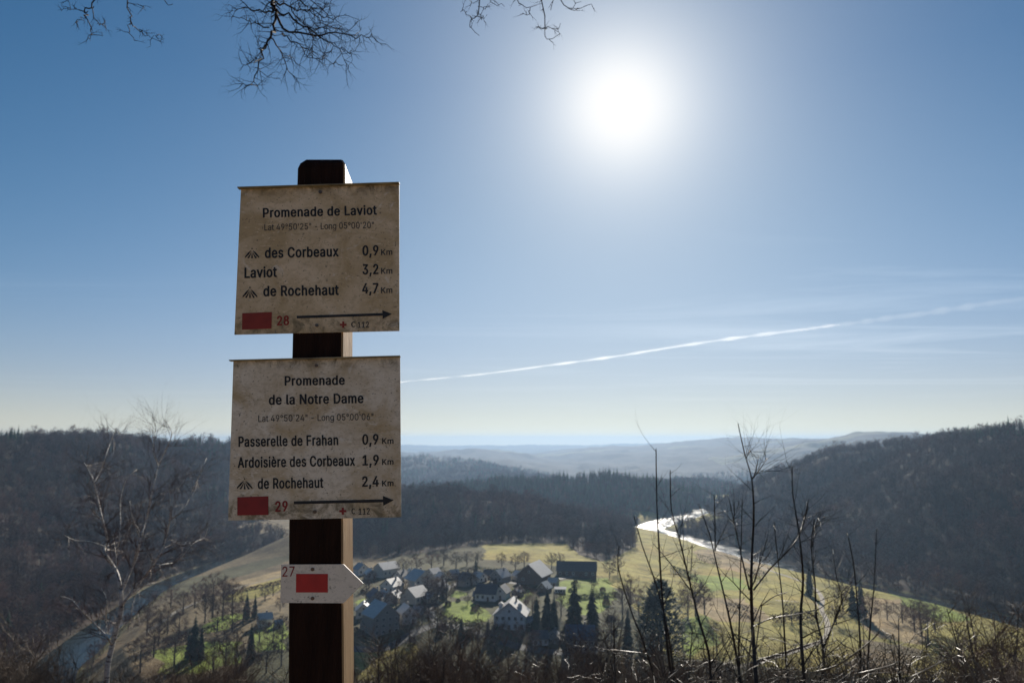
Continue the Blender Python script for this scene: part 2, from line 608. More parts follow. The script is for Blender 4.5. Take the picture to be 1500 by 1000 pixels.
LAWN, PASTURE, TAN, STUBBLE = (.20, .25, .04), (.29, .25, .062), (.30, .225, .115), (.165, .125, .066)
GARDEN, LITTER, BANK = (.085, .080, .038), (.050, .036, .026), (.15, .14, .06)
FIELDS = [
    (PASTURE, [(705, 797), (830, 796), (850, 812), (905, 818), (950, 838), (985, 862), (960, 880), (905, 862), (850, 845), (815, 828), (760, 822), (715, 818)]),
    (LAWN, [(640, 900), (660, 884), (690, 880), (722, 892), (720, 908), (690, 913)]),
    (LAWN, [(660, 874), (672, 866), (688, 868), (680, 878)]),
    (LAWN, [(752, 862), (776, 864), (774, 880), (750, 880)]),
    (LAWN, [(825, 850), (890, 846), (905, 870), (880, 905), (840, 900), (815, 870)]),
    (LAWN, [(1000, 905), (1040, 900), (1060, 940), (1020, 960), (990, 940)]),
    (TAN, [(1008, 806), (1085, 812), (1135, 836), (1100, 842), (1030, 822)]),
    (LAWN, [(1000, 838), (1080, 846), (1110, 862), (1040, 866)]),
    (TAN, [(1010, 872), (1090, 876), (1130, 905), (1060, 912), (1010, 895)]),
    (TAN, [(1270, 872), (1330, 880), (1370, 905), (1345, 945), (1290, 935), (1255, 900)]),
    (LAWN, [(1290, 866), (1370, 880), (1420, 905), (1380, 912), (1320, 880)]),
    (PASTURE, [(1150, 845), (1250, 862), (1260, 890), (1180, 880)]),
    (STUBBLE, [(1255, 935), (1340, 950), (1340, 990), (1240, 990)]),
    (TAN, [(352, 852), (422, 832), (422, 850), (372, 866)]),
    (GARDEN, [(240, 868), (330, 832), (422, 812), (422, 822), (340, 846), (250, 882)]),
    (PASTURE, [(350, 865), (422, 842), (422, 862), (360, 880), (330, 880)]),
    (TAN, [(360, 882), (422, 864), (422, 880), (380, 892)]),
    (LAWN, [(300, 908), (350, 898), (356, 914), (310, 925)]),
    (LAWN, [(360, 925), (422, 905), (422, 950), (370, 955)]),
    (STUBBLE, [(200, 905), (280, 880), (300, 900), (230, 930)]),
    (LAWN, [(230, 950), (300, 935), (350, 940), (340, 975), (240, 985)]),
    (PASTURE, [(516, 950), (600, 940), (640, 985), (560, 1010), (516, 1000)]),
    (LAWN, [(516, 880), (545, 872), (548, 884), (520, 890)]),
]
FIELDS = [(c, [ground(*p)[:2] for p in poly]) for c, poly in FIELDS]


def _bank_x(sel):
    P = RIV[sel]
    o = np.argsort(P[:, 1])
    return P[o, 1], P[o, 0]


EAST_BANK = _bank_x((RIV[:, 0] > 100) & (RIV[:, 1] > 330) & (RIV[:, 1] < 1150))
WEST_BANK = _bank_x((RIV[:, 0] < -100) & (RIV[:, 1] > 200) & (RIV[:, 1] < 1000))


def far_bank(x, y):
    e = (x > np.interp(y, *EAST_BANK) + 12) & (y > 330) & (y < 905)
    w = (x < np.interp(y, *WEST_BANK) - 9) & (y > 200) & (y < 800)
    return e | w


def build_ground():
    fine = np.radians(np.arange(-39, 39.01, 0.14))
    th = np.concatenate([np.radians(np.arange(-180, -40, 7.0)), fine, np.radians(np.arange(45, 180, 7.0))])
    r = np.concatenate([np.geomspace(.6, 300, 130), np.geomspace(303, 1500, 400), np.geomspace(1510, 3600, 160), np.geomspace(3640, 11800, 120)])
    T, R = np.meshgrid(th, r)
    X, Y = R * np.sin(T), R * np.cos(T)
    Z, hid, wood, near, rdist = Hfun(X, Y, True)
    n_r, n_t = X.shape
    # colours of the land itself
    c = np.empty(X.shape + (3,))
    c[:] = GARDEN
    XW = X + 4 * vnoise(X / 22, Y / 22, 51) + 2 * vnoise(X / 8, Y / 8, 52)
    YW = Y + 6 * vnoise(X / 25, Y / 25, 53) + 2 * vnoise(X / 8, Y / 8, 54)
    right = (XW + 14 * vnoise(X / 40, Y / 40, 55) > 62) & (Y > 330)
    c[right] = PASTURE
    left = (XW + 10 * vnoise(X / 40, Y / 40, 56) < -95) & (Y > 280)
    c[left] = STUBBLE
    for colr, poly in FIELDS:
            c[inside(XW, YW, poly)] = colr
    c[(rdist < 7) & (rdist > -50)] = BANK
    wooded = ((wood > 3.5) & ~((hid == HILL_NAMES.index('spur')) & ~inside(X, Y, spur_poly))) | inside(X, Y, spur_poly) | (far_bank(X, Y) & (rdist > 2)) | ((Y > 1480) & (rdist > 12))
    far_open = (R > 3500) & (vnoise(X / 520, Y / 260, 21) > .5)
    c[wooded] = LITTER
    c[wooded & (Y > 1480)] = (.030, .026, .022)
    c[wooded & far_open] = (.10, .10, .05)
    c[near > 0] = LITTER
    c[(near > 0) & (Y < 3.5)] = (.27, .21, .13)
    c[(near > 0) & (Y < -60)] = (.16, .14, .06)
    v = np.stack([X, Y, Z], -1).reshape(-1, 3)
    idx = np.arange(n_r * n_t).reshape(n_r, n_t)
    nxt = np.roll(idx, -1, axis=1)
    q = np.stack([idx[:-1], nxt[:-1], nxt[1:], idx[1:]], -1).reshape(-1, 4)[:, ::-1]
    me = bpy.data.meshes.new('ground')
    me.vertices.add(len(v) + 1)
    v = np.concatenate([v, [[0, 0, hz(0, 0)]]])
    fan = np.stack([np.full(n_t, len(v) - 1), nxt[0], idx[0]], -1)
    nl = q.size + fan.size
    me.vertices.foreach_set('co', v.astype(np.float32).ravel())
    me.loops.add(nl)
    me.loops.foreach_set('vertex_index', np.concatenate([q.ravel(), fan.ravel()]).astype(np.int32))
    me.polygons.add(len(q) + len(fan))
    st = np.concatenate([np.arange(len(q)) * 4, q.size + np.arange(len(fan)) * 3])
    me.polygons.foreach_set('loop_start', st.astype(np.int32))
    me.update(calc_edges=True)
    me.validate()
    me.polygons.foreach_set('use_smooth', [True] * len(me.polygons))
    att = me.attributes.new('cover', 'FLOAT_COLOR', 'POINT')
    cc = np.concatenate([c.reshape(-1, 3), [LITTER]])
    cc = np.concatenate([cc, np.ones((len(cc), 1))], 1)
    att.data.foreach_set('color', cc.astype(np.float32).ravel())
    m, nt, b = new_mat('ground_cover')
    L = nt.links.new
    at = N(nt, 'ShaderNodeAttribute', attribute_name='cover')
    tc = N(nt, 'ShaderNodeTexCoord')
    n1 = N(nt, 'ShaderNodeTexNoise')
    n1.inputs['Scale'].default_value = .06
    n1.inputs['Detail'].default_value = 8
    n1.inputs['Roughness'].default_value = .65
    L(tc.outputs['Object'], n1.inputs['Vector'])
    n2 = N(nt, 'ShaderNodeTexNoise')
    n2.inputs['Scale'].default_value = .5
    n2.inputs['Detail'].default_value = 6
    L(tc.outputs['Object'], n2.inputs['Vector'])
    s1 = N(nt, 'ShaderNodeMapRange', inp={'From Min': .3, 'From Max': .7, 'To Min': .5, 'To Max': 1.5})
    L(n1.outputs['Fac'], s1.inputs['Value'])
    s2 = N(nt, 'ShaderNodeMapRange', inp={'From Min': .3, 'From Max': .7, 'To Min': .75, 'To Max': 1.25})
    L(n2.outputs['Fac'], s2.inputs['Value'])
    sc = N(nt, 'ShaderNodeVectorMath', operation='SCALE')
    L(at.outputs['Color'], sc.inputs[0])
    L(M_(nt, 'MULTIPLY', s1.outputs[0], s2.outputs[0]), sc.inputs['Scale'])
    # worn, drier patches
    n3 = N(nt, 'ShaderNodeTexNoise')
    n3.inputs['Scale'].default_value = .022
    n3.inputs['Detail'].default_value = 5
    L(tc.outputs['Object'], n3.inputs['Vector'])
    s3 = N(nt, 'ShaderNodeMapRange', inp={'From Min': .5, 'From Max': .68, 'To Min': 0, 'To Max': .55})
    L(n3.outputs['Fac'], s3.inputs['Value'])
    mx = N(nt, 'ShaderNodeMix', data_type='RGBA', blend_type='MULTIPLY')
    mx.inputs['B'].default_value = (1.15, .92, .75, 1)
    L(s3.outputs[0], mx.inputs['Factor'])
    L(sc.outputs[0], mx.inputs['A'])
    L(mx.outputs['Result'], b.inputs['Base Color'])
    b.inputs['Roughness'].default_value = .95
    b.inputs['Specular IOR Level'].default_value = .1
    bp = N(nt, 'ShaderNodeBump')
    bp.inputs['Strength'].default_value = .6
    bp.inputs['Distance'].default_value = .5
    L(n2.outputs['Fac'], bp.inputs['Height'])
    L(bp.outputs[0], b.inputs['Normal'])
    me.materials.append(m)
    o = link('ground', me)
    tag(o, kind='structure')
    return X, Y, Z, hid, wooded, near, rdist, th, r


GX, GY, GZ, GHID, GWOOD, GNEAR, GRD, GTH, GR = build_ground()


def strip(name, line, mat, z=None, lift=.12, kind='structure'):
    """ribbon along a smoothed centre line (x, y, half width), at water level or draped on the ground"""
    mb = MB()
    P = line
    Lf, Rt = [], []
    for i in range(len(P)):
        a, b = P[max(i - 1, 0)], P[min(i + 1, len(P) - 1)]
        t = np.array([b[0] - a[0], b[1] - a[1]])
        t = t / (np.linalg.norm(t) or 1)
        n = np.array([-t[1], t[0]])
        for sgn, lst in ((1, Lf), (-1, Rt)):
            q = P[i][:2] + sgn * n * P[i][2]
            lst.append((q[0], q[1], z if z is not None else hz(q[0], q[1]) + lift))
    k = len(P)
    mb.v = Lf + Rt
    mb.f = [(i, k + i, k + i + 1, i + 1) for i in range(k - 1)]
    o = mb.build(name, mat)
    return tag(o, kind=kind)


def build_water():
    m, nt, b = new_mat('river_water')
    L = nt.links.new
    b.inputs['Base Color'].default_value = (.02, .032, .035, 1)
    b.inputs['Specular IOR Level'].default_value = .5
    b.inputs['IOR'].default_value = 1.33
    tc = N(nt, 'ShaderNodeTexCoord')
    nz = N(nt, 'ShaderNodeTexNoise')
    nz.inputs['Scale'].default_value = .9
    nz.inputs['Detail'].default_value = 6
    nz.inputs['Roughness'].default_value = .6
    L(tc.outputs['Object'], nz.inputs['Vector'])
    bp = N(nt, 'ShaderNodeBump')
    n2 = N(nt, 'ShaderNodeTexNoise')
    n2.inputs['Scale'].default_value = .07
    n2.inputs['Detail'].default_value = 5
    n2.inputs['Roughness'].default_value = .7
    L(tc.outputs['Object'], n2.inputs['Vector'])
    rr = N(nt, 'ShaderNodeMapRange', inp={'From Min': .38, 'From Max': .62, 'To Min': .05, 'To Max': .26})
    L(n2.outputs['Fac'], rr.inputs['Value'])
    L(rr.outputs[0], b.inputs['Roughness'])
    bp.inputs['Strength'].default_value = .5
    bp.inputs['Distance'].default_value = .35
    L(nz.outputs['Fac'], bp.inputs['Height'])
    L(bp.outputs[0], b.inputs['Normal'])
    line = RIV.copy()
    line[:, 2] += 2.0
    strip('river', line, m, z=0.0)


build_water()

MAT['asphalt'] = noise_mat('road_surface', (.06, .058, .056), (.12, .115, .11), .3, .8, .2)
MAT['gravel'] = noise_mat('gravel_path', (.22, .19, .14), (.36, .31, .24), .25, .85, .2)


def pix_line(lst, hw, n=4):
    return smooth_line([(*ground(px, py)[:2], hw) for px, py in lst], n)


strip('path', pix_line([(1085, 818), (1130, 836), (1160, 846), (1188, 858), (1204, 875), (1203, 892), (1212, 912), (1208, 935), (1180, 948),
                        (1150, 958), (1100, 972), (1040, 985)], 1.3), MAT['gravel'])
strip('road', pix_line([(500, 948), (560, 950), (610, 925), (645, 914), (690, 922), (725, 935), (765, 948), (820, 955), (880, 950)], 2.8), MAT['asphalt'])
strip('village_lane', pix_line([(645, 914), (630, 895), (655, 862), (700, 846), (760, 855), (815, 848), (850, 842)], 2.0), MAT['asphalt'])
strip('field_track', pix_line([(500, 834), (460, 846), (422, 842), (380, 852), (330, 866), (270, 890), (215, 925)], 1.3), MAT['gravel'])

# ------------------------------------------------------------------ haze
hb = MB()
hb.quad_box((0, 0, 9), 25000, 25000, 296)
hm = bpy.data.materials.new('haze_air')
hm.use_nodes = True
ht = hm.node_tree
ht.nodes.clear()
pv = N(ht, 'ShaderNodeVolumePrincipled')
pv.inputs['Color'].default_value = (.265, .385, .555, 1)
pv.inputs['Density'].default_value = HAZE_DENSITY
pv.inputs['Anisotropy'].default_value = .45
ho = N(ht, 'ShaderNodeOutputMaterial')
ht.links.new(pv.outputs[0], ho.inputs['Volume'])
tag(hb.build('haze', hm), kind='stuff')

# ------------------------------------------------------------------ waymark post with its signs
LEAN = math.radians(3.0)
PD = 1.45
VUP = np.array([0, math.sin(LEAN), math.cos(LEAN)])
VN = np.array([0, -math.cos(LEAN), math.sin(LEAN)])       # towards the viewer
PO = at_y(460, 645, PD)


def plane(px, py, off=0.0):
    """pixel of the photograph -> point on the leaning plane of the signs, off metres nearer"""
    v = ray(px, py)
    o = PO + VN * off
    return CAM + v * (((o - CAM) @ VN) / (v @ VN))


MAT['post_side'] = noise_mat('sunlit_post_wood', (.19, .11, .048), (.33, .21, .10), 9, .6, .4, detail=7, stretch=(9, 9, .7), lo=.3, hi=.7,  # lighter copy of the post timber, sunlight put into its colour
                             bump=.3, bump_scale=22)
MAT['post_wood'] = noise_mat('shaded_post_wood', (.012, .0045, .003), (.026, .011, .007), 9, .75, .12, detail=7, stretch=(9, 9, .7), lo=.35, hi=.72,  # same timber for the front, deep shade put into its colour
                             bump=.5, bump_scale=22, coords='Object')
MAT['screw'] = noise_mat('rusty_screw', (.10, .09, .08), (.16, .10, .07), 60, .45, .5, metallic=.7)
MAT['print_black'] = noise_mat('black_print', (.012, .012, .014), (.024, .022, .024), 40, .5, .3)
MAT['print_grey'] = noise_mat('thin_black_print', (.03, .03, .032), (.06, .055, .05), 40, .5, .3)
MAT['print_red'] = noise_mat('red_print', (.27, .014, .014), (.19, .011, .011), 25, .45, .35)
MAT['print_red_faded'] = noise_mat('faded_red_print', (.30, .036, .022), (.21, .026, .017), 25, .5, .3)
MAT['print_red_fresh'] = noise_mat('fresh_red_print', (.46, .014, .014), (.36, .010, .010), 25, .42, .4)


def board_mat(name, clean, film, lichen, film_lo, film_hi, swirl, z_top=None):
    m, nt, b = new_mat(name)
    L = nt.links.new
    tc = N(nt, 'ShaderNodeTexCoord')

    def nz(scale, detail=5, st=(1, 1, 1), dist=0.0, rough=.6, loc=(0, 0, 0)):
        mp = N(nt, 'ShaderNodeMapping')
        mp.inputs['Scale'].default_value = st
        mp.inputs['Location'].default_value = loc
        L(tc.outputs['Object'], mp.inputs[0])
        n = N(nt, 'ShaderNodeTexNoise')
        n.inputs['Scale'].default_value = scale
        n.inputs['Detail'].default_value = detail
        n.inputs['Distortion'].default_value = dist
        n.inputs['Roughness'].default_value = rough
        L(mp.outputs[0], n.inputs['Vector'])
        return n.outputs['Fac']

    def rng_(v, a, c, lo=0.0, hi=1.0):
        r = N(nt, 'ShaderNodeMapRange', inp={'From Min': a, 'From Max': c, 'To Min': lo, 'To Max': hi})
        L(v, r.inputs['Value'])
        return r.outputs[0]

    def mix(fac, A, B):
        x = N(nt, 'ShaderNodeMix', data_type='RGBA')
        L(fac, x.inputs['Factor'])
        for s, val in (('A', A), ('B', B)):
            if isinstance(val, tuple):
                x.inputs[s].default_value = (*val, 1)
            else:
                L(val, x.inputs[s])
        return x.outputs['Result']
    col = mix(rng_(nz(11, 9, (1, 1, 1.1), .8), film_lo, film_hi), clean, film)
    col = mix(rng_(nz(75, 8, (.9, 1, 1.3), .6, .75), .50, .68, 0, .6), col, tuple(c * .62 for c in film))
    col = mix(rng_(nz(22, 7, (1, 1, 1), 1.5, .7, (3, 1, 2)), .60, .70, 0, swirl), col, lichen)
    # fine scratches
    col = mix(rng_(nz(34, 3, (.8, 1, 3.2), 3.5, .5, (7, 2, 4)), .63, .66, 0, .55), col, tuple(min(1, c * 1.15) for c in clean))
    sp = rng_(nz(230, 3), .62, .70, 0, .8)
    col = mix(sp, col, (.10, .085, .06))
    if z_top:
        sz = N(nt, 'ShaderNodeSeparateXYZ')
        L(tc.outputs['Object'], sz.inputs[0])
        edge = rng_(sz.outputs['Z'], z_top - .022, z_top)
        gr_ = M_(nt, 'MULTIPLY', M_(nt, 'ADD', edge, .0), rng_(nz(30, 7, (1, 1, .8), .8, .7, (1, 5, 2)), .42, .62), True)
        col = mix(gr_, col, (.10, .075, .04))
        foot = rng_(sz.outputs['Z'], z_top - .245, z_top - .262)
        col = mix(M_(nt, 'MULTIPLY', foot, rng_(nz(40, 7, (1, 1, 1), .8, .7, (4, 5, 2)), .45, .6, 0, .8), True), col, (.13, .10, .05))
    L(col, b.inputs['Base Color'])
    b.inputs['Roughness'].default_value = .5
    b.inputs['Specular IOR Level'].default_value = .35
    bp = N(nt, 'ShaderNodeBump')
    bp.inputs['Strength'].default_value = .12
    bp.inputs['Distance'].default_value = .002
    L(nz(60, 5), bp.inputs['Height'])
    L(bp.outputs[0], b.inputs['Normal'])
    return m


MAT['board_tan'] = board_mat('grimy_board', (.68, .53, .37), (.47, .34, .19), (.72, .64, .56), .36, .60, .95, plane(466, 275)[2])
MAT['board_white'] = board_mat('weathered_board', (.70, .61, .51), (.46, .34, .20), (.74, .67, .60), .42, .66, .8, plane(466, 527)[2])
MAT['board_clean'] = board_mat('white_board', (.72, .64, .56), (.63, .55, .46), (.72, .66, .6), .45, .75, .2)
MAT['lip'] = noise_mat('board_edge', (.12, .10, .065), (.30, .25, .16), 30, .55, .4)


def solid_from_pixels(mb, pix, off0, off1):
    bot = [plane(px, py, off0) for px, py in pix]
    top = [plane(px, py, off0) + VN * (off1 - off0) for px, py in pix]
    mb.prism(bot, top)


